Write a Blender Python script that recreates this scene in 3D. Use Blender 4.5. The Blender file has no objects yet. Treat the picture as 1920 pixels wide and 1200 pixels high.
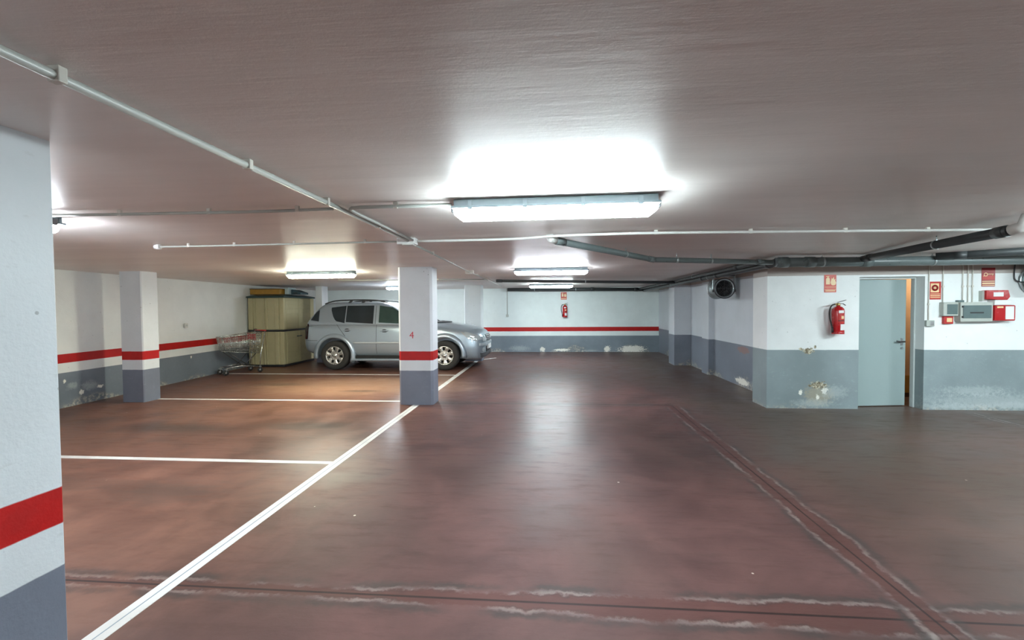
import bpy, bmesh, math, random
from mathutils import Vector, Matrix
from mathutils.bvhtree import BVHTree
random.seed(7)
S = bpy.context.scene
COL = S.collection
PI = math.pi
H = 2.205          # ceiling height
CAMZ = 1.55

# ------------------------------------------------------------------ node helpers
class NT:
    def __init__(s, name):
        s.mat = bpy.data.materials.new(name); s.mat.use_nodes = True
        s.t = s.mat.node_tree; s.t.nodes.clear()
        s.out = s.t.nodes.new('ShaderNodeOutputMaterial')
        s._pos = None
    def n(s, typ, **kw):
        x = s.t.nodes.new(typ)
        for k, v in kw.items(): setattr(x, k, v)
        return x
    def put(s, inp, v):
        if isinstance(v, bpy.types.NodeSocket): s.t.links.new(v, inp)
        elif isinstance(v, (tuple, list)):
            v = tuple(v)
            inp.default_value = v + (1.0,) if (len(v) == 3 and len(inp.default_value) == 4) else v
        else: inp.default_value = v
    def m(s, op, a, b=None, c=None, clamp=False):
        x = s.n('ShaderNodeMath', operation=op, use_clamp=clamp)
        s.put(x.inputs[0], a)
        if b is not None: s.put(x.inputs[1], b)
        if c is not None: s.put(x.inputs[2], c)
        return x.outputs[0]
    def add(s, a, b): return s.m('ADD', a, b)
    def sub(s, a, b): return s.m('SUBTRACT', a, b)
    def mul(s, a, b): return s.m('MULTIPLY', a, b)
    def absv(s, a): return s.m('ABSOLUTE', a)
    def sm(s, v, lo, hi, a=0.0, b=1.0):
        x = s.n('ShaderNodeMapRange', interpolation_type='SMOOTHSTEP', clamp=True)
        s.put(x.inputs[0], v); s.put(x.inputs[1], lo); s.put(x.inputs[2], hi); s.put(x.inputs[3], a); s.put(x.inputs[4], b)
        return x.outputs[0]
    def mix(s, f, a, b):
        x = s.n('ShaderNodeMix', data_type='RGBA')
        s.put(x.inputs[0], f); s.put(x.inputs[6], a); s.put(x.inputs[7], b)
        return x.outputs[2]
    @property
    def pos(s):
        if s._pos is None: s._pos = s.n('ShaderNodeNewGeometry').outputs['Position']
        return s._pos
    def obj(s): return s.n('ShaderNodeTexCoord').outputs['Object']
    def sep(s, v=None):
        x = s.n('ShaderNodeSeparateXYZ'); s.put(x.inputs[0], v if v is not None else s.pos)
        return x.outputs[0], x.outputs[1], x.outputs[2]
    def scale(s, v, k):
        x = s.n('ShaderNodeVectorMath', operation='MULTIPLY'); s.put(x.inputs[0], v); s.put(x.inputs[1], k)
        return x.outputs[0]
    def noise(s, v, sc=1.0, det=4.0, rough=.55, dist=0.0):
        x = s.n('ShaderNodeTexNoise')
        s.put(x.inputs['Vector'], v); x.inputs['Scale'].default_value = sc; x.inputs['Detail'].default_value = det
        x.inputs['Roughness'].default_value = rough; x.inputs['Distortion'].default_value = dist
        return x.outputs[0]
    def voro(s, v, sc):
        x = s.n('ShaderNodeTexVoronoi'); s.put(x.inputs['Vector'], v); x.inputs['Scale'].default_value = sc
        return x.outputs['Distance']
    def bump(s, h, strength=.2, dist=.01):
        x = s.n('ShaderNodeBump'); x.inputs['Strength'].default_value = strength; x.inputs['Distance'].default_value = dist
        s.put(x.inputs['Height'], h); return x.outputs[0]
    def bsdf(s, col, rough=.5, metal=0.0, normal=None, spec=.5, coat=0.0, emit=None, estr=0.0):
        b = s.n('ShaderNodeBsdfPrincipled')
        s.put(b.inputs['Base Color'], col); s.put(b.inputs['Roughness'], rough); s.put(b.inputs['Metallic'], metal)
        s.put(b.inputs['Specular IOR Level'], spec)
        if coat: b.inputs['Coat Weight'].default_value = coat; b.inputs['Coat Roughness'].default_value = .06
        if normal is not None: s.put(b.inputs['Normal'], normal)
        if emit is not None:
            s.put(b.inputs['Emission Color'], emit); b.inputs['Emission Strength'].default_value = estr
        s.t.links.new(b.outputs[0], s.out.inputs[0]); return s.mat

def simple(name, col, rough=.5, metal=0.0, var=.06, sc=14.0, spec=.5, coat=0.0):
    """plain paint / plastic / metal with a little procedural unevenness"""
    t = NT(name)
    nz = t.noise(t.obj(), sc, 3)
    c2 = tuple(max(0, c * (1 - 2.2 * var)) for c in col); c1 = tuple(min(1, c * (1 + var)) for c in col)
    return t.bsdf(t.mix(nz, c2, c1), t.sm(nz, .2, .8, max(.02, rough - .06), min(1, rough + .06)), metal, spec=spec, coat=coat)

WHITE = (.76, .80, .80); GREY = (.215, .245, .285); RED = (.49, .006, .005); SOFFIT = (.42, .37, .34)

def wall_mat(name, grey_top, stripes, paint_top=None, grey=GREY, white=WHITE, blisters=(), crumbs=.5, axis='x', scuff=.5, grime=0.0):
    t = NT(name); x, y, z = t.sep(); p = t.pos
    n1 = t.noise(p, 1.3, 5, .6); n2 = t.noise(p, 9, 4, .6); n3 = t.noise(t.scale(p, (6, 6, 16)), 1.6, 5, .65)
    w = t.mix(t.sm(n1, .3, .75), tuple(c * .90 for c in white), white)
    w = t.mix(t.mul(t.sm(n3, .62, .75), .25 * scuff), w, (.38, .38, .37))
    # small dents and specks in the paint
    sp = t.voro(t.scale(p, (1, 1, 1.0)), 7.0)
    w = t.mix(t.mul(t.sm(sp, .045, .07, 1, 0), .6 * scuff), w, (.16, .16, .17))
    g = t.mix(t.sm(n1, .25, .8), tuple(c * .82 for c in grey), tuple(c * 1.1 for c in grey))
    g = t.mix(t.mul(t.sm(n3, .58, .72), .22), g, tuple(c * 1.6 for c in grey))
    wob = t.mul(t.sub(n2, .5), .006)
    zz = t.add(z, wob)
    col = t.mix(t.sm(zz, grey_top - .003, grey_top + .003), g, w)
    if stripes:
        r = t.mix(t.sm(n2, .35, .7), RED, (.42, .007, .006))
        band = t.mul(t.sm(zz, .713, .719), t.sm(zz, .857, .863, 1, 0))
        col = t.mix(band, col, r)
    if paint_top is not None:
        col = t.mix(t.sm(zz, paint_top - .004, paint_top + .004), col, SOFFIT)
    # salt crust and flaking paint along the foot of the wall
    big = t.noise(t.scale(p, (1, 1, 1)), .9, 3, .5); fine = t.noise(p, 16, 6, .7)
    if crumbs > 0:
        reach = t.mul(t.sm(big, .42, .68), .26 * crumbs)
        edge = t.add(z, t.mul(t.sub(fine, .5), .22))
        c = t.mul(t.sm(t.sub(reach, edge), -.03, .035), t.sm(fine, .44, .56))
        col = t.mix(t.mul(c, .85), col, t.mix(t.sm(fine, .45, .7), (.36, .33, .27), (.72, .70, .62)))
        damp = t.mul(t.sm(z, .05, .40, 1, 0), t.sm(big, .4, .65))
        col = t.mix(t.mul(damp, .35), col, tuple(c * .55 for c in grey))
    hx = x if axis == 'x' else y
    for (bx, bz, rx, rz, kind) in blisters:
        dx = t.m('DIVIDE', t.sub(hx, bx), rx); dz = t.m('DIVIDE', t.sub(z, bz), rz)
        d = t.m('SQRT', t.add(t.mul(dx, dx), t.mul(dz, dz)))
        dd = t.add(d, t.mul(t.sub(t.noise(p, 24, 6, .75), .5), 2.6))
        if kind == 'flake':
            col = t.mix(t.sm(dd, .7, .95, 1, 0), col, t.mix(t.sm(t.noise(p, 28, 4), .42, .62), (.17, .14, .09), (.62, .57, .43)))
        elif kind == 'stain':
            col = t.mix(t.mul(t.sm(dd, .5, 1.1, 1, 0), .55), col, (.42, .36, .24))
        elif kind == 'white':
            col = t.mix(t.sm(dd, .7, .9, 1, 0), col, (.86, .85, .78))
        elif kind == 'brick':
            col = t.mix(t.sm(dd, .8, .95, 1, 0), col, (.30, .20, .19))
        elif kind == 'pale':
            col = t.mix(t.mul(t.sm(dd, .3, 1.3, 1, 0), .45), col, (.50, .56, .57))
    nb = t.bump(t.add(t.noise(p, 60, 4), t.mul(n2, .8)), .18, .01)
    return t.bsdf(col, t.sm(n1, .2, .8, .38, .58), 0, nb, spec=.4)

# ------------------------------------------------------------------ mesh helpers
class MB:
    def __init__(s): s.v = []; s.f = []; s.mi = []; s.sm = []; s.mats = []
    def mat(s, m):
        if m not in s.mats: s.mats.append(m)
        return s.mats.index(m)
    def raw(s, vs, fs, m, smooth=False):
        o = len(s.v); s.v += [tuple(v) for v in vs]; k = s.mat(m)
        for f in fs: s.f.append([i + o for i in f]); s.mi.append(k); s.sm.append(smooth)
        return s
    def box(s, x0, x1, y0, y1, z0, z1, m, M=None):
        vs = [(x0, y0, z0), (x1, y0, z0), (x1, y1, z0), (x0, y1, z0), (x0, y0, z1), (x1, y0, z1), (x1, y1, z1), (x0, y1, z1)]
        if M is not None: vs = [M @ Vector(v) for v in vs]
        return s.raw(vs, [(3, 2, 1, 0), (4, 5, 6, 7), (0, 1, 5, 4), (1, 2, 6, 5), (2, 3, 7, 6), (3, 0, 4, 7)], m)
    def bar(s, a, b, w, h, m, up=(0, 0, 1)):
        a = Vector(a); b = Vector(b); d = (b - a).normalized(); u = Vector(up)
        if abs(d.dot(u)) > .98: u = Vector((1, 0, 0))
        sx = d.cross(u).normalized(); uz = sx.cross(d)
        vs = [p + sx * (i * w / 2) + uz * (j * h / 2) for p in (a, b) for i, j in ((-1, -1), (1, -1), (1, 1), (-1, 1))]
        return s.raw(vs, [(0, 1, 2, 3), (7, 6, 5, 4), (0, 4, 5, 1), (1, 5, 6, 2), (2, 6, 7, 3), (3, 7, 4, 0)], m)
    def tube(s, pts, r, m, seg=12, caps=True):
        pts = [Vector(p) for p in pts]; rs = r if isinstance(r, (list, tuple)) else [r] * len(pts)
        rings = []; n = len(pts); prev = None
        for i, p in enumerate(pts):
            d = (pts[min(i + 1, n - 1)] - pts[max(i - 1, 0)]).normalized()
            if prev is None:
                u = Vector((0, 0, 1)) if abs(d.z) < .9 else Vector((1, 0, 0))
                a = d.cross(u).normalized()
            else:
                a = (prev - d * prev.dot(d)).normalized()
            prev = a; b = d.cross(a)
            k = 1.0
            if 0 < i < n - 1:
                c = (pts[i] - pts[i - 1]).normalized().dot((pts[i + 1] - pts[i]).normalized())
                k = 1 / max(.5, math.sqrt(max(.01, (1 + c) / 2)))
            rings.append([p + (a * math.cos(t) + b * math.sin(t)) * rs[i] for t in [2 * PI * j / seg for j in range(seg)]])
        vs = [v for R_ in rings for v in R_]; fs = []
        for i in range(n - 1):
            for j in range(seg):
                j2 = (j + 1) % seg
                fs.append((i * seg + j, i * seg + j2, (i + 1) * seg + j2, (i + 1) * seg + j))
        s.raw(vs, fs, m, True)
        if caps:
            o = len(s.v) - len(vs); k = s.mat(m)
            s.f.append([o + j for j in range(seg)][::-1]); s.mi.append(k); s.sm.append(False)
            s.f.append([o + (n - 1) * seg + j for j in range(seg)]); s.mi.append(k); s.sm.append(False)
        return s
    def lathe(s, prof, m, M=None, seg=32, a0=0, a1=2 * PI, smooth=True):
        """prof = (radius, height) about local z"""
        full = abs(a1 - a0 - 2 * PI) < 1e-6; na = seg if full else seg + 1
        vs = []
        for (r, h) in prof:
            for j in range(na):
                t = a0 + (a1 - a0) * j / seg
                v = Vector((r * math.cos(t), r * math.sin(t), h)); vs.append(M @ v if M is not None else v)
        fs = []
        for i in range(len(prof) - 1):
            for j in range(seg):
                j2 = (j + 1) % na
                fs.append((i * na + j, i * na + j2, (i + 1) * na + j2, (i + 1) * na + j))
        return s.raw(vs, fs, m, smooth)
    def prism(s, poly, y0, y1, m, M=None):
        """poly in (x,z), extruded along y"""
        n = len(poly); vs = [Vector((x, y0, z)) for x, z in poly] + [Vector((x, y1, z)) for x, z in poly]
        if M is not None: vs = [M @ v for v in vs]
        fs = [tuple(range(n)), tuple(range(2 * n - 1, n - 1, -1))] + [(i, i + n, (i + 1) % n + n, (i + 1) % n) for i in range(n)]
        return s.raw(vs, fs, m)
    def loft(s, rings, m, smooth=True, cap=True, closed=True):
        n = len(rings[0]); vs = [v for R_ in rings for v in R_]; fs = []
        for i in range(len(rings) - 1):
            for j in range(n if closed else n - 1):
                j2 = (j + 1) % n
                fs.append((i * n + j, i * n + j2, (i + 1) * n + j2, (i + 1) * n + j))
        if cap:
            fs.append(tuple(range(n))[::-1]); fs.append(tuple((len(rings) - 1) * n + j for j in range(n)))
        return s.raw(vs, fs, m, smooth)
    def mesh(s, name):
        me = bpy.data.meshes.new(name); me.from_pydata(s.v, [], s.f)
        for m in s.mats: me.materials.append(m)
        for p, k, q in zip(me.polygons, s.mi, s.sm): p.material_index = k; p.use_smooth = q
        bm = bmesh.new(); bm.from_mesh(me); bmesh.ops.recalc_face_normals(bm, faces=bm.faces); bm.to_mesh(me); bm.free()
        me.update(); return me
    def build(s, name, parent=None, bevel=0, seg=2, loc=None):
        o = bpy.data.objects.new(name, s.mesh(name)); COL.objects.link(o)
        if parent is not None: o.parent = parent
        if loc: o.location = loc
        if bevel:
            b = o.modifiers.new('edge', 'BEVEL'); b.width = bevel; b.segments = seg; b.limit_method = 'ANGLE'; b.angle_limit = .6
            b.harden_normals = False
        return o

def tag(o, label=None, cat=None, group=None, kind=None):
    if label: o['label'] = label
    if cat: o['category'] = cat
    if group: o['group'] = group
    if kind: o['kind'] = kind
    return o
def thing(name, label, cat, loc=(0, 0, 0), rz=0, group=None):
    o = bpy.data.objects.new(name, None); COL.objects.link(o); o.empty_display_size = .1
    o.location = loc; o.rotation_euler = (0, 0, rz)
    return tag(o, label, cat, group)
def kids(o): return [c for c in bpy.data.objects if c.parent == o]
def copy_tree(o, parent=None):
    c = o.copy(); COL.objects.link(c)
    if parent is not None: c.parent = parent
    for ch in kids(o): copy_tree(ch, c)
    return c
def arc(cx, cz, r, a0, a1, n=8): return [(cx + r * math.cos(math.radians(a0 + (a1 - a0) * i / n)), cz + r * math.sin(math.radians(a0 + (a1 - a0) * i / n))) for i in range(n + 1)]
def rrect(x0, x1, z0, z1, r, n=4):
    return arc(x1 - r, z1 - r, r, 0, 90, n) + arc(x0 + r, z1 - r, r, 90, 180, n) + arc(x0 + r, z0 + r, r, 180, 270, n) + arc(x1 - r, z0 + r, r, 270, 360, n)
def smoothpath(pts, n=8):
    P = [Vector(p) for p in pts]; P = [2 * P[0] - P[1]] + P + [2 * P[-1] - P[-2]]; out = []
    for i in range(1, len(P) - 2):
        for k in range(n):
            t = k / n; a, b, c, d = P[i - 1], P[i], P[i + 1], P[i + 2]
            out.append(.5 * ((2 * b) + (c - a) * t + (2 * a - 5 * b + 4 * c - d) * t * t + (3 * b - a - 3 * c + d) * t ** 3))
    return out + [P[-2]]

# ------------------------------------------------------------------ materials
def floor_mat():
    t = NT('red_concrete'); x, y, z = t.sep(); p = t.pos
    n0 = t.noise(p, .45, 4, .55, .3); n1 = t.noise(p, 1.7, 5, .62, .4); n2 = t.noise(t.scale(p, (1.2, 5, 1)), 2.2, 6, .68); n3 = t.noise(p, 38, 4, .7)
    c = t.mix(t.sm(n1, .3, .72), (.072, .034, .032), (.123, .058, .053))
    c = t.mix(t.mul(t.sm(n0, .45, .72), .5), c, (.095, .058, .047))
    c = t.mix(t.mul(t.sm(n2, .5, .8), .40), c, (.050, .034, .031))
    # brown-orange cast inside the parking bays on the left
    c = t.mix(t.mul(t.sm(x, -2.6, -1.2, 1, 0), .6), c, t.mix(t.sm(n1, .3, .7), (.145, .066, .042), (.260, .125, .080)))
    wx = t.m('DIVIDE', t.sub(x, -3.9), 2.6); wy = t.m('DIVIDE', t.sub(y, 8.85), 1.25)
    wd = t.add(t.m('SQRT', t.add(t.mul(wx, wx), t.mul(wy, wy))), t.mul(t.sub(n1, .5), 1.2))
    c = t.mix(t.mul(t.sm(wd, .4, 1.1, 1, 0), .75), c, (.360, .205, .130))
    # grey oil and tyre stains: bays, driveway edge; last entry darkens the floor along the car
    for (sx, sy, rx, ry, k) in ((-5.0, 5.55, 1.0, .28, .7), (-3.3, 5.75, .75, .25, .75), (-3.3, 3.6, .6, .3, .65), (-4.4, 3.7, .8, .22, .35), (1.5, 5.0, .75, 1.1, .5),
                                (-5.6, 8.9, .8, .22, .6), (-3.6, 8.25, .5, .12, .7), (.2, 1.75, .6, .2, .55), (2.9, 6.3, 1.6, .35, .4), (-6.6, 5.8, .7, .3, .4), (-4.3, 11.1, 2.0, .35, .7)):
        dx = t.m('DIVIDE', t.sub(x, sx), rx); dy = t.m('DIVIDE', t.sub(y, sy), ry)
        d = t.m('SQRT', t.add(t.mul(dx, dx), t.mul(dy, dy)))
        d = t.add(d, t.mul(t.sub(n2, .5), 1.6))
        c = t.mix(t.mul(t.sm(d, .2, 1.25, 1, 0), k * .8), c, (.036, .031, .027))
    c = t.mix(t.mul(t.sm(n3, .6, .85), .18), c, (.20, .12, .10))
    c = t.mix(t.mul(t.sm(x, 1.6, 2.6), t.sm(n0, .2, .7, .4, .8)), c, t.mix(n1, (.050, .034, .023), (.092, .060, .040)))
    wl = t.noise(p, 1.7, 5, .62); wf = t.noise(p, 13, 4, .7); brk = t.noise(p, 3.1, 3, .5)
    def groove(c, d, mask, core=.011, band=.10, white=.34, red=True):
        a = t.absv(d); dw = t.add(a, t.add(t.mul(t.sub(wl, .5), .15), t.mul(t.sub(wf, .5), .075)))
        e = t.sub(dw, band)
        if red:
            c = t.mix(t.mul(t.mul(t.sm(e, -.02, .0, 1, 0), mask), .55), c, (.085, .028, .023))
        dk = t.mul(t.sm(t.absv(t.sub(e, .034)), .0, .05, 1, 0), t.mul(mask, t.sm(brk, .32, .6)))
        c = t.mix(t.mul(dk, .75), c, (.045, .036, .034))
        dk2 = t.mul(t.sm(t.absv(t.add(e, .022)), .0, .014, 1, 0), t.mul(mask, t.sm(brk, .40, .6)))
        c = t.mix(t.mul(dk2, .5), c, (.045, .030, .028))
        wt = t.mul(t.sm(t.absv(e), .002, .024, 1, 0), t.mul(mask, t.sm(t.add(brk, t.mul(t.sub(wf, .5), .5)), .36, .66)))
        c = t.mix(t.mul(wt, white), c, (.36, .31, .29))
        return t.mix(t.mul(t.sm(a, core * .45, core, 1, 0), t.mul(mask, .9)), c, (.020, .010, .009))
    one = t.sm(y, -9, -8)
    c = groove(c, t.sub(y, 2.352), one, band=t.sm(x, -2.0, 1.6, .045, .105))
    c = groove(c, t.sub(x, 1.862), t.sm(y, 7.15, 7.25, 1, 0), band=.09, core=.009)
    c = groove(c, t.sub(y, 7.27), t.mul(t.sm(x, -1.95, -1.8), t.sm(x, 1.85, 1.95, 1, 0)), band=.05, white=.22, core=.035, red=False)
    c = groove(c, t.sub(x, 5.90), t.sm(y, 6.9, 7.0, 1, 0), band=.04, white=.6, core=.008, red=False)
    # dusty pale foot along the right-hand walls
    c = t.mix(t.mul(t.mul(t.sm(t.sub(7.14, y), .0, .30, 1, 0), t.sm(x, 3.0, 3.2)), .35), c, (.20, .16, .14))
    # crumbs of paint and dried leaves
    v = t.voro(t.scale(p, (1, 1, 0)), 2.3)
    c = t.mix(t.mul(t.sm(v, .018, .028, 1, 0), t.sm(t.noise(p, 3.7, 1), .5, .55)), c, (.55, .47, .40))
    rg = t.add(t.add(t.sm(n1, .25, .75, -.04, .05), t.sm(y, 2.6, 5.6, .56, .345)), t.mul(t.sm(n2, .45, .75), .12))
    nb = t.bump(t.add(t.mul(n3, .5), t.mul(n2, 1.0)), .10, .012)
    return t.bsdf(c, rg, 0, nb, spec=.25)

def ceiling_mat():
    t = NT('rolled_ceiling_paint'); p = t.pos
    n1 = t.noise(t.scale(p, (.35, 1.6, 1)), 1.6, 5, .6); n2 = t.noise(t.scale(p, (.5, 7, 1)), 2.0, 5, .7); n3 = t.noise(p, 30, 4, .7)
    c = t.mix(t.sm(n1, .3, .72), (.80, .75, .72), (.89, .845, .815))
    c = t.mix(t.mul(t.sm(n2, .52, .78), .35), c, (.71, .665, .64))
    h = t.add(t.mul(n2, .5), t.add(t.mul(n1, 1.2), t.mul(n3, .25)))
    return t.bsdf(c, t.sm(n1, .2, .8, .34, .5), 0, t.bump(h, .14, .02), spec=.4)

M_FLOOR = floor_mat(); M_CEIL = ceiling_mat()
M_LEFT = wall_mat('left_wall_paint', .56, True, crumbs=.8, axis='y', blisters=((6.75, .33, .10, .06, 'pale'), (7.05, .28, .16, .08, 'pale'), (6.9, .20, .05, .05, 'white'), (7.25, .24, .07, .03, 'white'), (6.62, .42, .03, .03, 'white'), (9.5, .50, .03, .03, 'white')), white=(.84, .865, .845), grey=(.20, .235, .275))
M_FAR = wall_mat('far_wall_paint', .56, True, crumbs=1.0, grey=(.21, .255, .295), white=(.80, .895, .89), blisters=((2.75, .10, .5, .14, 'white'), (.35, .07, .32, .05, 'white'), (-.3, .09, .10, .10, 'white'), (1.9, .10, .12, .12, 'white'), (1.35, .05, .3, .03, 'pale'), (-1.1, .12, .35, .1, 'pale')))
M_COLUMN = wall_mat('column_paint', .55, True, crumbs=0.0, grey=(.19, .21, .265), white=(.72, .76, .79), scuff=.9)
M_RIGHT = wall_mat('right_wall_paint', .88, False, paint_top=1.985, crumbs=.45, grey=(.265, .325, .34), white=(.87, .90, .90),
    blisters=((3.83, .865, .09, .05, 'flake'), (3.72, .89, .05, .022, 'flake'), (3.92, .92, .02, .03, 'flake'), (3.97, .20, .24, .17, 'stain'), (3.72, .24, .035, .045, 'white'), (4.06, .27, .055, .055, 'white'), (3.96, .17, .03, .05, 'white'), (3.97, .35, .15, .06, 'flake'), (3.9, .08, .3, .07, 'pale'),
              (4.2, .25, .2, .1, 'pale'), (6.4, .13, 1.0, .13, 'pale'), (6.1, .28, .5, .08, 'pale'), (5.9, .05, .5, .05, 'pale'), (6.7, .08, .5, .06, 'pale')))
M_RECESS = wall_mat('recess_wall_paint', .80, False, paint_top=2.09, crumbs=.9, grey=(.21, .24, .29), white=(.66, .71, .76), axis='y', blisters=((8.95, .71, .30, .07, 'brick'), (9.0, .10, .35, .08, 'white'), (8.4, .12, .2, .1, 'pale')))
M_LINE = None
def line_mat():
    t = NT('worn_white_line_paint'); p = t.pos
    n = t.noise(p, 22, 5, .7); n1 = t.noise(p, 3, 3)
    c = t.mix(t.sm(n1, .3, .7), (.62, .61, .58), (.74, .74, .72))
    c = t.mix(t.mul(t.sm(n, .62, .74), .7), c, (.22, .12, .10))
    return t.bsdf(c, .5, 0, None, spec=.4)
M_LINE = line_mat()
M_PENCIL = simple('blue_grey_chalk', (.25, .31, .36), .7)
M_WPLASTIC = simple('white_conduit_plastic', (.74, .75, .73), .35)
M_DULL = simple('dull_conduit_plastic', (.46, .48, .45), .4)  # conduit plastic in a duller grey
M_CREAM = simple('offwhite_plastic', (.66, .64, .58), .4)
M_LAMPBODY = simple('pale_blue_grey_housing', (.24, .31, .345), .35)
M_STEEL = simple('brushed_steel', (.62, .63, .64), .32, 1.0)
M_DARKSTEEL = simple('dark_steel', (.12, .12, .125), .4, .9)
M_GALV = simple('galvanised_sheet', (.50, .56, .57), .38, .85, .12)
M_BLACK = simple('black_plastic', (.018, .019, .021), .45)
M_RUBBER = simple('black_rubber', (.022, .021, .020), .75)
M_PIPE = simple('grey_drain_pipe', (.135, .165, .168), .32, 0, .10)
M_PIPEDARK = simple('dark_grey_drain_pipe', (.045, .052, .055), .4, 0, .10)
M_REDP = simple('red_enamel', (.46, .008, .012), .25, 0, .04)
M_SIGNRED = simple('red_sign_print', (.50, .012, .008), .4, 0, .03)
M_SIGNDARK = simple('dark_red_sign_print', (.28, .005, .008), .4, 0, .03)
M_SIGNORANGE = simple('red_orange_sign_print', (.56, .035, .010), .4, 0, .03)
M_SIGNPALE = simple('pale_yellow_sign_print', (.86, .62, .34), .4, 0, .03)
M_SIGNWHITE = simple('white_sticker', (.80, .80, .80), .45, 0, .03)
M_DOORPAINT = simple('pale_teal_door_enamel', (.325, .41, .412), .34, 0, .006, 60, .5)
M_FRAME = simple('door_frame_enamel', (.60, .66, .65), .32, 0, .04)
M_BRASS = simple('brass', (.55, .40, .16), .35, 1)
M_TAN = simple('tan_corridor_paint', (.52, .36, .24), .55)
M_OCHRE = simple('ochre_dado_boards', (.42, .24, .06), .45, 0, .2, 6)
M_DARKWOOD = simple('dark_skirting_wood', (.06, .03, .02), .5)
M_SHED = simple('beige_resin', (.43, .392, .232), .5, 0, .07, 5)
M_SHEDLID = simple('dark_green_resin', (.022, .055, .058), .42, 0, .08, 5)
M_WOOD = simple('amber_wood', (.44, .235, .035), .5, 0, .15, 9)
M_DKBLUE = simple('dark_blue_case', (.035, .075, .095), .4)
M_LTBLUE = simple('pale_blue_plastic', (.50, .62, .63), .45)
M_CHROME = simple('bright_wire', (.62, .66, .62), .25, .9)
M_PANELGREY = simple('grey_enclosure_plastic', (.47, .50, .46), .42)
M_PANELDOOR = simple('dark_grey_window', (.135, .185, .185), .18)
M_CALLRED = simple('call_point_red', (.50, .03, .03), .35)
M_REDNUM = simple('red_stencil_paint', (.60, .05, .08), .5)
def emit_mat(name, col, strength):
    t = NT(name); return t.bsdf((.8, .8, .8), .4, 0, None, emit=col, estr=strength)
LAMP = 15.0
M_COOL = emit_mat('cool_tube_glow', (.82, .97, 1.0), LAMP)
M_WARM = emit_mat('greenish_tube_glow', (.98, 1.0, .80), LAMP * 1.4)
M_VIOLET = emit_mat('violet_white_tube_glow', (.86, .93, 1.0), LAMP)
M_BULB = emit_mat('corridor_fill_glow', (1.0, .78, .5), 9.0)

# ------------------------------------------------------------------ setting
def struct(name, mb, label=None, cat=None, **k):
    return tag(mb.build(name, **k), label, cat, kind='structure')
XL, XR, Y0, YF = -8.8, 11.0, -4.2, 15.74
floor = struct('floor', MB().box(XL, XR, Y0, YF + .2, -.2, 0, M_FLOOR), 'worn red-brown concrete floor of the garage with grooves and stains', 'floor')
struct('ceiling', MB().box(XL, XR, Y0, YF + .2, H, H + .2, M_CEIL), 'uneven mauve-grey painted garage ceiling', 'ceiling')
struct('wall_left', MB().prism([(-7.28, -4.2), (-7.75, 6.4), (-8.20, 11.6), (-8.40, 15.9), (-8.6, 15.9), (-8.6, -4.2)], 0, H, M_LEFT, Matrix(((1, 0, 0, 0), (0, 0, 1, 0), (0, 1, 0, 0), (0, 0, 0, 1)))),
       'left wall, white over a red stripe and a stained grey base', 'wall')
struct('wall_far', MB().box(-8.6, 5.0, YF, YF + .2, 0, H, M_FAR), 'far end wall with a long red stripe and flaking white crust at its foot', 'wall')
struct('wall_rear', MB().box(XL, XR, Y0 - .2, Y0, 0, H, M_COLUMN), 'white wall behind the viewer', 'wall')
struct('wall_east', MB().box(XR, XR + .2, Y0, 7.4, 0, H, M_RIGHT), 'side wall beyond the right edge', 'wall')
wr = MB()
wr.box(3.23, 4.53, 7.14, 7.40, 0, H, M_RIGHT); wr.box(4.53, 5.43, 7.14, 7.40, 1.955, H, M_RIGHT); wr.box(5.43, XR, 7.14, 7.40, 0, H, M_RIGHT)
wr.box(3.23, 3.62, 7.40, 7.62, 0, H, M_RIGHT)
struct('wall_right', wr, 'bright white right wall with a tall grey base around the half-open door', 'wall')
wc = MB()
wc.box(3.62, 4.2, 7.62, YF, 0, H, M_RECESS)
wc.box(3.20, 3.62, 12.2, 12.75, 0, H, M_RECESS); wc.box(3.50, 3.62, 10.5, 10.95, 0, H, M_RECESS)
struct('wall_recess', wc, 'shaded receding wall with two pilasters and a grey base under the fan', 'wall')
# corridor behind the door
co = MB()
co.box(4.2, 7.0, 8.15, 8.3, .36, H, M_TAN); co.box(4.2, 7.0, 8.13, 8.3, .07, .36, M_OCHRE); co.box(4.2, 7.0, 8.12, 8.3, 0, .07, M_DARKWOOD)
co.box(4.2, 4.3, 7.40, 8.15, 0, H, M_TAN); co.box(6.9, 7.0, 7.40, 8.15, 0, H, M_TAN)
struct('wall_corridor', co, 'tan corridor wall with an ochre base seen through the door gap', 'wall')
cl = thing('corridor_fill_light', 'added unseen warm lamp lighting the corridor behind the door', 'lamp', (6.2, 7.75, H))  # added lamp, out of view, to light the corridor
MB().lathe([(0, 0), (.11, 0), (.11, -.03), (.10, -.035)], M_CREAM).build('lamp_base', cl)
MB().lathe([(.10, -.03), (.095, -.06), (.07, -.085), (0, -.095)], M_BULB).build('lamp_globe', cl)

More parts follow.
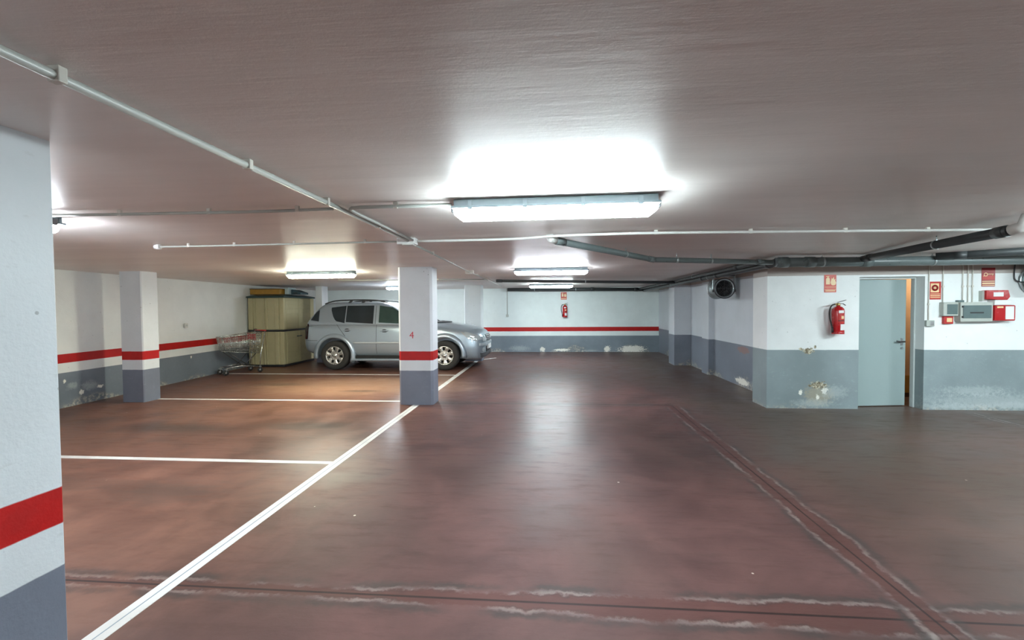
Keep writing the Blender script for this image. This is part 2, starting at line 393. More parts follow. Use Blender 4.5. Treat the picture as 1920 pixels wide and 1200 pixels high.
def column(x0, x1, y0, y1, label, ch=.03):
    pl = [(x0 + ch, y0), (x1 - ch, y0), (x1, y0 + ch), (x1, y1 - ch), (x1 - ch, y1), (x0 + ch, y1), (x0, y1 - ch), (x0, y0 + ch)]
    m = MB().loft([[(x, y, 0) for x, y in pl], [(x, y, H) for x, y in pl]], M_COLUMN, False)
    return struct('column', m, label, 'column')
c1 = column(-2.44, -1.925, 1.13, 1.625, 'nearest white square column, cut off by the left edge of the view', .008)
c2 = column(-2.44, -1.885, 7.1, 7.47, 'white square column standing in front of the car, numbered 4', .035)
c3 = column(-2.50, -2.0, 13.0, 13.4, 'far white column rising beyond the front of the car', .02)
c4 = column(-7.23, -6.83, 7.07, 7.40, 'white column close to the left wall with red stripe', .015)
c5 = column(-6.76, -6.56, 12.6, 12.95, 'white column behind the shed at the far left corner', .01)
def txt(name, body, size, parent, loc, mat):
    cu = bpy.data.curves.new(name, 'FONT'); cu.body = body; cu.size = size; cu.extrude = .0015; cu.align_x = 'CENTER'; cu.align_y = 'CENTER'
    cu.materials.append(mat)
    o = bpy.data.objects.new(name, cu); COL.objects.link(o); o.location = loc; o.rotation_euler = (PI / 2, 0, 0); o.parent = parent
    return o
tag(txt('painted_number', '4', .155, c2, (-2.22, 7.0985, 1.115), M_REDNUM), 'small red stencilled number 4')

# painted lines: parts of the floor
def pline(name, pts, w, label, pencil=False):
    mb = MB(); (xa, ya), (xb, yb) = pts
    mb.bar((xa, ya, .001), (xb, yb, .001), w, .002, M_LINE)
    if pencil: mb.bar((xa, ya, .0022), (xb, yb, .0022), .007, .0006, M_PENCIL)
    o = mb.build(name, floor); tag(o, label); return o
pline('painted_line', ((-2.16, 0.5), (-2.16, 7.1)), .105, 'long white line leading away to the numbered column', True)
pline('painted_line', ((-2.16, 7.47), (-2.16, 13.0)), .10, 'white line carrying on behind the numbered column')
pline('painted_line', ((-7.7, 4.37), (-2.21, 4.37)), .075, 'nearest white bay line across the left floor')
pline('painted_line', ((-6.83, 7.36), (-2.44, 7.36)), .075, 'white bay line between the two columns')
pline('painted_line', ((-8.0, 10.38), (-2.21, 10.30)), .075, 'white bay line just in front of the car')
pline('painted_line', ((-2.21, 13.15), (-1.7, 13.9)), .075, 'short white line past the front of the car')

# door_1: frame, leaf, handle
d1 = thing('door_1', 'pale teal door standing slightly ajar in the right wall', 'door', (0, 0, 0)); d1['kind'] = 'structure'
fm = MB()
fm.box(5.408, 5.43, 7.30, 7.37, 0, 1.955, M_FRAME); fm.box(4.53, 4.56, 7.27, 7.37, 0, 1.955, M_FRAME); fm.box(4.56, 5.408, 7.27, 7.37, 1.93, 1.955, M_FRAME)
fm.build('door_frame', d1, .003)
lf = bpy.data.objects.new('door_leaf', MB().box(0, .80, 0, .04, .012, 1.925, M_DOORPAINT).mesh('door_leaf')); COL.objects.link(lf); lf.parent = d1
lf.location = (4.565, 7.285, 0); lf.rotation_euler = (0, 0, math.radians(7.5))
b = lf.modifiers.new('edge', 'BEVEL'); b.width = .004; b.segments = 2
hd = MB(); hd.tube([(.735, 0, .985), (.735, -.05, .985)], .010, M_DARKSTEEL); hd.tube([(.745, -.05, .985), (.68, -.05, .985), (.62, -.045, .995)], .011, M_DARKSTEEL); hd.box(.715, .755, -.006, 0, .93, 1.04, M_STEEL)
hd.tube([(.735, -.012, .885), (.735, 0, .885)], .016, M_STEEL)
hd.build('door_handle', lf)

# ------------------------------------------------------------------ ceiling lights
def light_parts(root, glow):
    L = .615
    def ring(x, hw, z0, z1, inset=0):
        return [(x, -hw, z0), (x, hw, z0), (x, hw, z1), (x, -hw, z1)]
    hb = MB().loft([ring(-L + .03, .055, -.052, 0), ring(-L + .012, .068, -.056, -.004), ring(L - .012, .068, -.056, -.004), ring(L - .03, .055, -.052, 0)], M_LAMPBODY, False)
    hb.bar((-L, 0, -.052), (L, 0, -.052), .166, .012, M_LAMPBODY)
    hb.build('housing', root, .004)
    def dring(x, k, zb):
        return [(x, -.068 * k, -.057), (x, -.069 * k, -.075), (x, -.068 * k, zb + .012), (x, -.050 * k, zb), (x, .050 * k, zb), (x, .068 * k, zb + .012), (x, .069 * k, -.075), (x, .068 * k, -.057)]
    df = MB().loft([dring(-L + .012, .8, -.088), dring(-L + .05, 1, -.116), dring(L - .05, 1, -.116), dring(L - .012, .8, -.088)], glow, False)
    df.build('diffuser', root)
    for x in (-.50, -.17, .17, .50):
        for s in (-1, 1):
            MB().box(x - .014, x + .014, s * .078 - .004, s * .078 + .004, -.066, -.012, M_LAMPBODY).build('clip', root, .002)
    for s in (-1, 1):
        MB().box(s * L - .012, s * L + .012, -.02, .02, -.07, -.03, M_DARKSTEEL).build('end_clip', root, .004)
LG = 'fluorescent ceiling lights'
lights = [
    (0.02, 2.78, M_COOL, 'nearest lit fluorescent ceiling light, large above the driveway'),
    (0.00, 7.65, M_VIOLET, 'second lit ceiling light along the driveway beyond the dark drain pipe'),
    (0.00, 12.9, M_COOL, 'farthest lit ceiling light of the driveway row near the end wall'),
    (-4.00, 7.67, M_WARM, 'yellowish lit ceiling light above the bay left of the numbered column'),
    (-4.15, 12.9, M_VIOLET, 'distant lit ceiling light half hidden behind the numbered column'),
    (-3.98, 2.84, M_VIOLET, 'lit ceiling light mostly hidden behind the nearest column'),
    (4.05, 2.60, M_COOL, 'lit ceiling light above the floor just past the right edge'),
    (8.60, 4.9, M_COOL, 'lit ceiling light near the right wall beyond the right edge'),
    (5.60, 4.75, M_COOL, 'lit ceiling light close past the right edge in front of the right wall'),
    (-4.00, -2.0, M_COOL, 'added unseen fill light over the bays behind the viewer'),  # added behind the viewer as fill, never in view
    (4.05, -2.0, M_COOL, 'added unseen fill light on the right behind the viewer'),  # second unseen lamp added for fill
]
for x, y, g, lab in lights:
    t = thing('ceiling_light', lab, 'ceiling light', (x, y, H), math.radians(-.6), LG)
    light_parts(t, g)

# ------------------------------------------------------------------ conduits and boxes
def conduit(label, pts, r=.010, clips=(), mat=None, group='white cable conduits on the ceiling', cat='conduit', name='cable_conduit', clipmat=None):
    t = thing(name, label, cat, pts[0], 0, group); o = Vector(pts[0])
    MB().tube([Vector(p) - o for p in pts], r, mat or M_WPLASTIC, 10).build('conduit_run', t)
    for (cx, cy) in clips:
        MB().box(cx - o.x - r * 1.25, cx - o.x + r * 1.25, cy - o.y - r * .9, cy - o.y + r * .9, -r * 1.15, H - o.z - .001, clipmat or M_CREAM).build('pipe_clip', t, .003)
    return t
zc = H - .028
conduit('long white conduit running away along the ceiling to the junction box', [(-1.315, -4.0, zc), (-1.315, 4.13, zc)], .014, [(-1.315, y) for y in (.2, 1.13, 1.9, 2.6, 3.4)], mat=M_DULL)
conduit('second white conduit beside the long one, bending to the nearest lamp', [(-1.27, 4.13, zc), (-1.27, 2.86, zc), (-1.262, 2.80, zc), (-1.235, 2.765, zc), (-1.18, 2.75, zc), (-.60, 2.75, zc)], .011, [(-.95, 2.75)], mat=M_DULL)
conduit('white conduit running on from the junction box towards the end wall', [(-1.34, 4.3, zc), (-1.42, 7.6, zc), (-1.46, 13.5, zc)], .011, [(-1.36, 5.2), (-1.39, 6.4), (-1.43, 8.8), (-1.45, 10.4)], mat=M_DULL)
conduit('white conduit crossing the ceiling from the junction box to the right edge', smoothpath([(-1.24, 4.2, zc), (-.6, 4.2, zc), (-.28, 4.17, zc), (.05, 4.06, zc), (.5, 4.02, zc), (1.2, 4.03, zc), (4.3, 4.27, zc), (8.0, 4.55, zc)], 6), .012, [(.9, 4.02), (1.7, 4.07), (2.5, 4.13), (3.2, 4.19)])
conduit('thin white conduit from the junction box over the left bays', smoothpath([(-1.42, 4.2, zc), (-2.3, 4.18, zc - .004), (-3.1, 4.22, zc), (-3.86, 4.22, zc)], 5), .009, [(-1.75, 4.19), (-2.45, 4.19), (-3.08, 4.22), (-3.56, 4.22)], mat=M_DULL)
tag(MB().lathe([(0, 0), (.024, 0), (.026, .03), (.02, .055), (0, .06)], M_SIGNWHITE, Matrix.Translation((-3.86, 4.22, zc)) @ Matrix.Rotation(-PI / 2, 4, 'Y')).build('conduit_end_cap'), 'white bulb-shaped cap on the left end of the thin conduit', 'cap')
conduit('white conduit reaching left from the long one behind the nearest column', smoothpath([(-1.36, 2.77, zc), (-1.9, 2.79, zc), (-3.3, 2.74, zc)], 5), .010, [(-1.6, 2.78), (-2.2, 2.785), (-2.8, 2.76)], mat=M_DULL)
conduit('faint white conduit crossing the ceiling above the car', [(-4.7, 9.75, zc), (-1.47, 10.05, zc)], .011, [(-3.6, 9.85), (-2.5, 9.95)], mat=M_DULL)
t = thing('junction_box', 'white junction box where the ceiling conduits cross', 'junction box', (-1.33, 4.2, H - .03), 0)
MB().box(-.10, .075, -.05, .05, -.03, .03, M_WPLASTIC).build('box_body', t, .006)
MB().box(-.045, .055, -.062, .062, -.038, -.026, M_WPLASTIC).build('box_lid', t, .004)
t = thing('junction_box', 'small white junction box on the far ceiling conduit', 'junction box', (-1.425, 7.95, H - .03), 0)
MB().box(-.07, .07, -.05, .05, -.03, .03, M_CREAM).build('box_body', t, .006)
MB().box(-.05, .05, -.04, .04, -.037, -.028, M_CREAM).build('box_lid', t, .004)

# ------------------------------------------------------------------ drain pipes
def pipe(label, pts, r, mat, collars=(), hangers=(), sockets=()):
    t = thing('drain_pipe', label, 'pipe', pts[0], 0, 'grey drain pipes under the ceiling'); o = Vector(pts[0]); P = [Vector(p) - o for p in pts]
    MB().tube(P, r, mat, 16).build('pipe_run', t)
    def at(f):
        L = [(P[i + 1] - P[i]).length for i in range(len(P) - 1)]; d = f * sum(L)
        for i, l in enumerate(L):
            if d <= l: return P[i].lerp(P[i + 1], d / l), (P[i + 1] - P[i]).normalized()
            d -= l
        return P[-1], (P[-1] - P[-2]).normalized()
    for f in sockets:
        p, d = at(f); MB().tube([p - d * .06, p + d * .06], r * 1.13, mat, 16).build('pipe_socket', t)
    for f in hangers:
        p, d = at(f); m = MB().tube([p - d * .012, p + d * .012], r * 1.08, M_GALV, 16)
        m.tube([p + Vector((0, 0, r)), Vector((p.x, p.y, H - o.z))], .005, M_GALV, 8); m.build('pipe_hanger', t)
    return t
zp = 2.115
pipe('thick grey drain pipe running level in front of the right wall', [(2.95, 6.30, zp), (3.9, 6.36, zp), (11, 6.75, zp)], .062, M_PIPE, hangers=(.075, .25, .44), sockets=(.012, .055, .145))
pipe('dark drain pipe slanting up from the thick pipe to the ceiling', [(4.05, 6.32, zp + .03), (4.0, 6.0, zp + .03), (3.45, 3.75, 2.10)], .041, M_PIPEDARK, hangers=(.62,), sockets=(.06, .96))
tag(MB().tube([(3.45, 3.75, 2.10), (3.46, 3.67, 2.115), (3.48, 3.65, H)], .042, M_WPLASTIC, 14).build('pipe_elbow'), 'white elbow where the slanting dark pipe enters the ceiling', 'pipe elbow')
pipe('slim dark drain pipe angling across the ceiling to the thick pipe', [(.04, 4.22, 2.16), (1.26, 5.77, 2.125), (1.9, 5.95, 2.12), (2.9, 6.28, 2.115)], .033, M_PIPE, hangers=(.35, .62, .75), sockets=(.02, .52, .95))
tag(MB().tube([(.04, 4.22, 2.16), (0, 4.16, 2.168), (-.01, 4.14, H)], .034, M_WPLASTIC, 14).build('pipe_elbow'), 'small pale elbow at the near end of the slim dark pipe', 'pipe elbow')
pipe('dark drain pipe running along the shaded recess to the end wall', [(2.96, 6.31, zp), (3.0, 6.6, zp), (3.02, 10.2, 2.10), (3.05, 15.4, 2.085)], .050, M_PIPEDARK, hangers=(.3, .6), sockets=(.03, .25, .34))
pipe('second dark pipe close beside the recess drain pipe', [(2.82, 6.45, zp + .03), (2.86, 6.9, zp + .03), (2.90, 15.3, 2.13)], .032, M_PIPEDARK, hangers=(.35, .7), sockets=(.1,))
pipe('thin dark pipe crossing the ceiling beyond the second driveway light', [(-1.27, 10.5, 2.165), (2.86, 10.9, 2.10)], .032, M_PIPEDARK, hangers=(.5,), sockets=(.02,))
pipe('black drain pipe crossing high on the far end wall', [(-1.46, 15.3, 2.145), (1.4, 15.3, 2.13), (3.1, 15.3, 2.10)], .055, M_PIPEDARK, hangers=(.2, .5), sockets=(.62, .93))
pipe('dark pipe branching back from the thick pipe near the right edge', [(4.95, 6.35, zp + .05), (5.35, 6.05, zp + .055), (6.7, 4.9, 2.16)], .048, M_PIPEDARK, hangers=(.5,), sockets=(.1,))

# ------------------------------------------------------------------ wall items
def sign(name, label, x0, x1, z0, z1, y, build):
    t = thing(name, label, 'sign', ((x0 + x1) / 2, y, (z0 + z1) / 2), 0)
    w, h = x1 - x0, z1 - z0
    build(t, w, h); return t
def plate(t, w, h, m, y=-.004): MB().box(-w / 2, w / 2, y, 0, -h / 2, h / 2, m).build('sign_plate', t, .001)
def ext_picto(cx, cz, s, y0, y1, m):
    mb = MB()
    body = [(cx - .26 * s, cz - .5 * s), (cx + .26 * s, cz - .5 * s), (cx + .26 * s, cz + .22 * s)] + arc(cx, cz + .22 * s, .26 * s, 0, 180, 8)
    mb.prism(body, y0, y1, m); mb.box(cx - .07 * s, cx + .07 * s, y0, y1, cz + .46 * s, cz + .62 * s, m); mb.box(cx - .26 * s, cx + .18 * s, y0, y1, cz + .58 * s, cz + .68 * s, m)
    return mb
def flame(cx, cz, s, y0, y1, m):
    pts = [(0, -.55), (.26, -.48), (.36, -.2), (.24, .12), (.30, .34), (.12, .22), (.06, .62), (-.12, .3), (-.2, .5), (-.3, .1), (-.36, -.18), (-.22, -.48)]
    return MB().prism([(cx + x * s, cz + z * s) for x, z in pts], y0, y1, m)
def b_ext(t, w, h):
    plate(t, w, h, M_SIGNORANGE); y0, y1 = -.0065, -.004
    for nm, mb in (('extinguisher_symbol', ext_picto(-w * .2, h * .15, h * .40, y0, y1, M_SIGNPALE)), ('flame_symbol', flame(w * .24, h * .12, h * .42, y0, y1, M_SIGNPALE))): mb.build(nm, t)
    fr = MB()
    for z in (-.20, -.345):
        fr.box(-w * .46, w * .46, y0, y1, h * z - h * .012, h * z + h * .012, M_SIGNPALE)
    fr.box(-w * .42, w * .42, y0, y1, -h * .32, -h * .25, M_SIGNORANGE)
    fr.box(-w * .40, w * .40, y0, y1, -h * .44, -h * .39, M_SIGNPALE)
    fr.build('sign_lines', t)
YW = 7.14
sign('fire_extinguisher_sign', 'red-orange fire extinguisher sign above the extinguisher left of the door', 4.035, 4.205, 1.735, 1.995, YW, b_ext)
def b_alarm(t, w, h):
    plate(t, w, h, M_SIGNRED); y0, y1 = -.0065, -.004
    a = MB().box(-w * .44, w * .30, y0, y1, -h * .10, h * .40, M_SIGNPALE); a.build('symbol_panel', t)
    M = Matrix.Translation((-w * .07, y0, h * .15)) @ Matrix.Rotation(PI / 2, 4, 'X')
    MB().lathe([(0, .003), (w * .30, .003), (w * .30, 0)], M_SIGNDARK, M, 28).build('ring_symbol', t)
    MB().lathe([(0, .0055), (w * .13, .0055), (w * .13, .002)], M_SIGNPALE, M, 20).build('button_symbol', t)
    l = MB()
    for z, k in ((-.19, .018), (-.29, .03), (-.39, .02)): l.box(-w * .46, w * .42, y0, y1, h * (z - k), h * (z + k), M_SIGNPALE)
    l.build('sign_lines', t)
sign('fire_alarm_sign', 'small red fire alarm sign with a ring symbol right of the door', 5.495, 5.645, 1.615, 1.875, YW, b_alarm)
def b_hose(t, w, h):
    plate(t, w, h, M_SIGNDARK); y0, y1 = -.0065, -.004
    MB().box(-w * .45, w * .45, y0, y1, -h * .14, h * .10, M_SIGNRED).build('red_band', t)
    r = MB(); M = Matrix.Translation((-w * .22, y0 - .001, h * .14)) @ Matrix.Rotation(PI / 2, 4, 'X')
    r.lathe([(w * .10, .002), (w * .15, .002)], M_SIGNPALE, M, 20); r.box(-w * .05, w * .38, y0 - .001, y1, h * .15, h * .18, M_SIGNPALE); r.box(-w * .40, -w * .1, y0 - .001, y1, h * .05, h * .075, M_SIGNPALE)
    r.box(w * .28, w * .31, y0 - .001, y1, h * .08, h * .18, M_SIGNPALE); r.build('bell_symbol', t)
    l = MB()
    for z, k in ((-.22, .02), (-.33, .035), (-.44, .018)): l.box(-w * .46, w * .46, y0, y1, h * (z - k), h * (z + k), M_SIGNPALE)
    l.build('sign_lines', t)
sign('fire_alarm_sign', 'dark red alarm sign high above the red siren', 6.185, 6.365, 1.795, 2.065, YW, b_hose)
def b_ext_small(t, w, h):
    plate(t, w, h, M_SIGNORANGE); y0, y1 = -.0065, -.004
    ext_picto(-w * .2, h * .12, h * .42, y0, y1, M_SIGNPALE).build('extinguisher_symbol', t); flame(w * .24, h * .10, h * .42, y0, y1, M_SIGNPALE).build('flame_symbol', t)
    MB().box(-w * .44, w * .44, y0, y1, -h * .40, -h * .32, M_SIGNPALE).build('sign_lines', t)
sign('fire_extinguisher_sign', 'small red extinguisher sign high on the far end wall', .335, .535, 1.80, 2.055, YF, b_ext_small)

def extinguisher(label, loc, s=1.0):
    t = thing('fire_extinguisher', label, 'fire extinguisher', loc, 0)
    R, hh = .078 * s, .40 * s
    MB().lathe([(0, 0), (R * .96, 0), (R, .012), (R, hh - .07 * s), (R * .93, hh - .035 * s), (R * .62, hh - .008), (R * .32, hh), (R * .30, hh + .03)], M_REDP, None, 36).build('cylinder', t)
    MB().lathe([(R * 1.01, 0), (R * 1.012, .03), (R * .99, .034)], M_REDP, None, 36).build('foot_ring', t)
    v = MB().lathe([(R * .30, hh + .01), (R * .34, hh + .012), (R * .34, hh + .045), (R * .22, hh + .05), (0, hh + .05)], M_BRASS, None, 20)
    v.tube([(-.01, 0, hh + .03), (-.055 * s, -.01, hh + .035)], .009, M_BRASS); v.build('valve', t)
    l = MB(); l.bar((-.01, 0, hh + .06), (.075 * s, -.01, hh + .085), .016, .008, M_BLACK); l.bar((.075 * s, -.01, hh + .085), (.10 * s, -.01, hh + .094), .016, .006, M_BLACK); l.build('lever', t)
    l = MB(); l.bar((0, 0, hh + .045), (.06 * s, -.01, hh + .040), .016, .008, M_BLACK); l.bar((.06 * s, -.01, hh + .040), (.095 * s, -.01, hh + .015), .016, .008, M_BLACK); l.build('carry_handle', t)
    hz = MB().tube(smoothpath([(-.05 * s, -.01, hh + .035), (-.105 * s, -.02, hh + .01), (-.130 * s, -.02, hh - .07), (-.125 * s, -.02, hh - .17), (-.10 * s, -.02, hh - .27), (-.088 * s, -.02, .06)], 6), .0095 * s, M_RUBBER, 10)
    hz.tube([(-.088 * s, -.02, .10), (-.088 * s, -.02, .02)], [.011, .015], M_BLACK, 12); hz.build('hose', t)
    def sticker(nm, z0, z1, a0, a1, m, k=1.008):
        MB().lathe([(R * k, z0), (R * k, z1)], m, None, 14, math.radians(a0), math.radians(a1)).build(nm, t)
    sticker('white_label', hh * .76, hh * .86, 245, 300, M_SIGNWHITE); sticker('instruction_label', hh * .40, hh * .72, 235, 318, M_SIGNRED)
    sticker('dark_line', hh * .47, hh * .50, 240, 310, M_BLACK, 1.014); sticker('pale_mark', hh * .55, hh * .66, 270, 300, M_SIGNPALE, 1.014); sticker('service_label', hh * .14, hh * .36, 262, 325, M_SIGNWHITE)
    MB().box(-.03, .03, R * .9, .105 * s, hh * .7, hh * .82, M_BLACK).build('wall_bracket', t)
    return t
extinguisher('red fire extinguisher hung on the bright wall left of the door', (4.175, YW - .105, 1.125), 1.0)
extinguisher('small distant red fire extinguisher hung on the far end wall', (.47, YF - .105, 1.20), 1.0)

# call point, panel, siren, switch
t = thing('fire_call_point', 'small red call point under the left end of the grey panel', 'call point', (5.725, YW, 1.315))
MB().box(-.062, .062, -.045, 0, -.055, .055, M_CALLRED).build('housing', t, .006); MB().box(-.03, .042, -.049, -.044, -.028, .032, M_SIGNPALE).build('push_plate', t, .002)
t = thing('control_box', 'small grey box with a dark window left of the larger grey panel', 'control box', (5.725, YW, 1.475))
MB().box(-.10, .10, -.08, 0, -.10, .10, M_PANELGREY).build('enclosure', t, .008); MB().box(-.055, .085, -.086, -.078, -.075, .07, M_PANELDOOR).build('window_flap', t, .004)
t = thing('control_cabinet', 'grey electrical control panel with a dark window on the right wall', 'control panel', (6.065, YW, 1.437))
MB().box(-.235, .19, -.11, 0, -.145, .135, M_PANELGREY).build('enclosure', t, .01)
MB().box(-.21, .165, -.118, -.108, -.095, .09, M_PANELDOOR).build('window_flap', t, .006)
k = MB()
for z in (-.075, .072): k.box(-.225, -.205, -.124, -.108, z - .014, z + .014, M_BLACK)
k.build('hinges', t, .002)
MB().box(-.12, .06, -.1195, -.1175, -.025, -.005, M_BLACK).build('switch_row', t)
MB().box(-.225, -.15, -.06, 0, .13, .165, M_PANELDOOR).build('cable_entry', t, .004)
t = thing('alarm_siren', 'red alarm siren with a white label above the grey panel', 'alarm siren', (6.33, YW, 1.675))
MB().prism([(-.15, -.065), (.13, -.075), (.165, -.03), (.14, .065), (-.15, .065)], -.09, 0, M_REDP).build('horn_cover', t, .008)
MB().box(-.06, .07, -.094, -.088, -.025, .035, M_SIGNWHITE).build('white_label', t); MB().box(-.18, -.15, -.06, 0, -.09, .06, M_PANELGREY).build('side_cover', t, .004)
t = thing('alarm_siren', 'lower red siren box with white panels beside the grey panel', 'alarm siren', (6.395, YW, 1.44))
MB().box(-.135, .135, -.13, 0, -.135, .085, M_REDP).build('siren_box', t, .012)
MB().box(-.13, .10, -.12, 0, .086, .16, M_SIGNWHITE).build('white_cap', t, .01)
MB().box(.0, .11, -.134, -.129, -.115, .07, M_SIGNWHITE).build('white_label', t); MB().box(-.11, -.03, -.134, -.129, .045, .07, M_SIGNPALE).build('small_label', t)
t = thing('light_switch', 'small grey surface switch just right of the door', 'light switch', (5.485, YW, 1.27))
MB().box(-.055, .055, -.04, 0, -.045, .045, M_PANELGREY).build('switch_box', t, .005); MB().box(-.01, .045, -.045, -.038, -.03, .03, M_STEEL).build('switch_rocker', t, .003)
CG = 'thin conduits down the right wall'
for x, z1, lab in ((5.475, 1.315, 'thin vertical conduit dropping to the light switch by the door'), (5.665, 1.57, 'thin conduit dropping beside the ring-symbol alarm sign'), (5.93, 1.57, 'leftmost of three thin conduits above the grey panel'),
                   (6.00, 1.57, 'middle one of three thin conduits above the grey panel'), (6.06, 1.57, 'rightmost of three thin conduits above the grey panel')):
    t = thing('wall_conduit', lab, 'conduit', (x, YW - .010, z1), 0, CG)
    MB().tube([(0, 0, 0), (0, 0, H - z1)], .008, M_CREAM, 8).build('conduit_run', t)
    MB().box(-.014, .014, -.010, .01, .22, .245, M_CREAM).build('pipe_clip', t, .002)
t = thing('wall_conduit', 'thin grey conduit on the far wall ending in a small switch', 'conduit', (-1.515, YF - .012, 1.26), 0)
MB().tube([(0, 0, .03), (0, 0, H - 1.26)], .013, M_PANELGREY, 8).build('conduit_run', t); MB().box(-.045, .045, -.035, .012, -.04, .045, M_PANELGREY).build('switch_box', t, .006)
t = thing('wall_socket', 'tiny white plate on the left wall past the column', 'wall socket', (-7.945, 9.3, 1.21), math.radians(-3.9))
MB().box(-.015, .012, -.035, .035, -.05, .05, M_CREAM).build('cover_plate', t, .004); MB().box(.010, .016, -.015, .015, -.02, .02, M_PANELGREY).build('socket_insert', t)

# ------------------------------------------------------------------ extractor fans
def fan(label, loc, R, depth, rz=0):
    t = thing('extractor_fan', label, 'fan', loc, rz)
    M = Matrix.Rotation(PI / 2, 4, 'X')     # local z -> -y (towards the viewer)
    MB().lathe([(R * 1.02, 0), (R * 1.02, -depth), (R * .9, -depth), (R * .9, -depth + .01), (R * .9, -.01), (R * .96, 0), (R * 1.02, 0)], M_GALV, M, 40).build('fan_casing', t)
    MB().lathe([(R * 1.02, .004), (R * 1.13, .004), (R * 1.13, -.02), (R * 1.02, -.02)], M_DARKSTEEL, M, 40).build('front_flange', t)
    MB().lathe([(R * 1.02, -depth + .02), (R * 1.15, -depth + .02), (R * 1.15, -depth), (R * 1.02, -depth)], M_GALV, M, 40).build('rear_flange', t)
    for i in range(6):
        b = MB(); a = i * PI / 3
        Mb = M @ Matrix.Rotation(a, 4, 'Z') @ Matrix.Translation((0, 0, -.09)) @ Matrix.Rotation(math.radians(32), 4, 'X')
        vs = [(R * .24, -.03, 0), (R * .85, -.065, 0), (R * .85, .065, 0), (R * .24, .03, 0)]
        b.raw([Mb @ Vector(v) for v in vs] + [Mb @ (Vector(v) + Vector((0, 0, .004))) for v in vs], [(0, 1, 2, 3), (7, 6, 5, 4), (0, 4, 5, 1), (1, 5, 6, 2), (2, 6, 7, 3), (3, 7, 4, 0)], M_BLACK); b.build('fan_blade', t)
    MB().lathe([(0, -.03), (R * .2, -.035), (R * .26, -.06), (R * .26, -.2), (0, -.2)], M_BLACK, M, 24).build('fan_motor', t)
    g = MB()
    for k in (.28, .46, .64, .82): g.lathe([(R * k - .003, -.012), (R * k + .003, -.012), (R * k + .003, -.006), (R * k - .003, -.006), (R * k - .003, -.012)], M_DARKSTEEL, M, 36)
    for i in range(4):
        a = i * PI / 4; g.bar((R * .94 * math.cos(a), .009, R * .94 * math.sin(a)), (-R * .94 * math.cos(a), .009, -R * .94 * math.sin(a)), .005, .005, M_DARKSTEEL, (0, 1, 0))
    g.build('guard', t)
    up = H - loc[2]
    for s in (-1, 1):
        m = MB().box(s * R * 1.12 - .012, s * R * 1.12 + .012, .02, .06, -.03, up, M_GALV); m.box(s * R * 1.12 - .02, s * R * 1.12 + .02, .015, .065, -.07, -.02, M_DARKSTEEL); m.build('mounting_bracket', t)
    MB().box(-R * 1.1, R * 1.1, .0, .30, up - .09, up, M_DARKSTEEL).build('mounting_plate', t)
    MB().lathe([(0, -depth + .004), (R * .9, -depth + .004)], M_BLACK, M, 36).build('rear_black_disc', t)  # solid black disc that makes the inside of the casing dark
    return t
fan('round extractor fan hung under the ceiling in the shaded recess', (3.31, 9.05, 1.882), .175, .40)
fan('dark extractor fan at the right edge above the siren', (6.86, 6.95, 1.875), .18, .16)
tag(MB().tube(smoothpath([(6.62, 7.125, 2.2), (6.60, 7.12, 1.98), (6.61, 7.11, 1.88), (6.66, 7.06, 1.85), (6.72, 7.0, 1.86)], 6), .008, M_BLACK, 8).build('power_cable'), 'black cable looping down to the fan at the right edge', 'cable')

# ------------------------------------------------------------------ storage shed
def shed():
    t = thing('storage_shed', 'beige resin storage shed with a dark green lid in the left corner', 'shed', (-8.12, 11.6, 0))
    W, D, HH = 1.00, 1.55, 1.86
    def panel(nm, z0, z1):
        # near side (towards viewer): ribbed; right side: doors
        m = MB().box(.02, W - .02, .02, D - .02, z0, z1, M_SHED); m.build(nm, t, .01)
    panel('lower_body', .05, .965); panel('upper_body', .985, HH)
    MB().box(0, W, 0, D, 0, .06, M_BLACK).build('base', t, .01)
    MB().box(-.01, W + .012, -.012, D + .01, .950, 1.0, M_BLACK).build('middle_band', t, .006)
    # side pilasters and horizontal grooves as raised planks
    for z0, z1 in ((.07, .945), (1.01, HH - .01)):
        for x0, x1 in ((.0, .13), (.16, .20), (.42, .46), (.49, .53), (.74, .86), (.89, W)):
            MB().box(x0, x1, -.004, .03, z0, z1, M_SHED).build('side_rib', t, .008)
        for (y0, y1) in ((.02, .10), (.115, .72), (.735, 1.33), (1.345, D)):
            wide = y1 - y0 > .3
            d = MB().box(W - .03, W + .004, y0, y1, z0, z1, M_SHED)
            if wide:
                n = 6
                for i in range(n):
                    a = z0 + .03 + (z1 - z0 - .06) * i / n; b = z0 + .03 + (z1 - z0 - .06) * (i + 1) / n - .012
                    d.box(W, W + .010, y0 + .03, y1 - .03, a, b, M_SHED)
            d.build('door' if wide else 'corner_post', t, .006)
    h = MB(); h.box(W + .004, W + .03, .60, .70, .78, .81, M_SHEDLID); h.box(W + .004, W + .03, .74, .84, .78, .81, M_SHEDLID); h.build('door_handle', t, .005)
    MB().box(.16, .24, -.03, .0, .965, 1.03, M_BLACK).build('latch', t, .006)
    e = .035
    lid = MB().loft([[(-e, -e, HH), (W + e, -e, HH), (W + e, D + e, HH), (-e, D + e, HH)], [(-e, -e, HH + .04), (W + e, -e, HH + .04), (W + e, D + e, HH + .04), (-e, D + e, HH + .04)],
                     [(.18, .18, HH + .095), (W - .18, .18, HH + .095), (W - .18, D - .2, HH + .095), (.18, D - .2, HH + .095)]], M_SHEDLID, False)
    lid.build('lid', t, .01)
shed()
t = thing('wooden_drawer', 'amber wooden drawer box lying on the green shed lid', 'box', (-8.19, 11.80, 1.957), 0)
m = MB(); m.box(0, .84, 0, .02, 0, .14, M_WOOD); m.box(0, .84, .48, .50, 0, .14, M_WOOD); m.box(0, .02, .02, .48, 0, .14, M_WOOD); m.box(.82, .84, .02, .48, 0, .14, M_WOOD); m.box(.02, .82, .02, .48, 0, .012, M_WOOD)
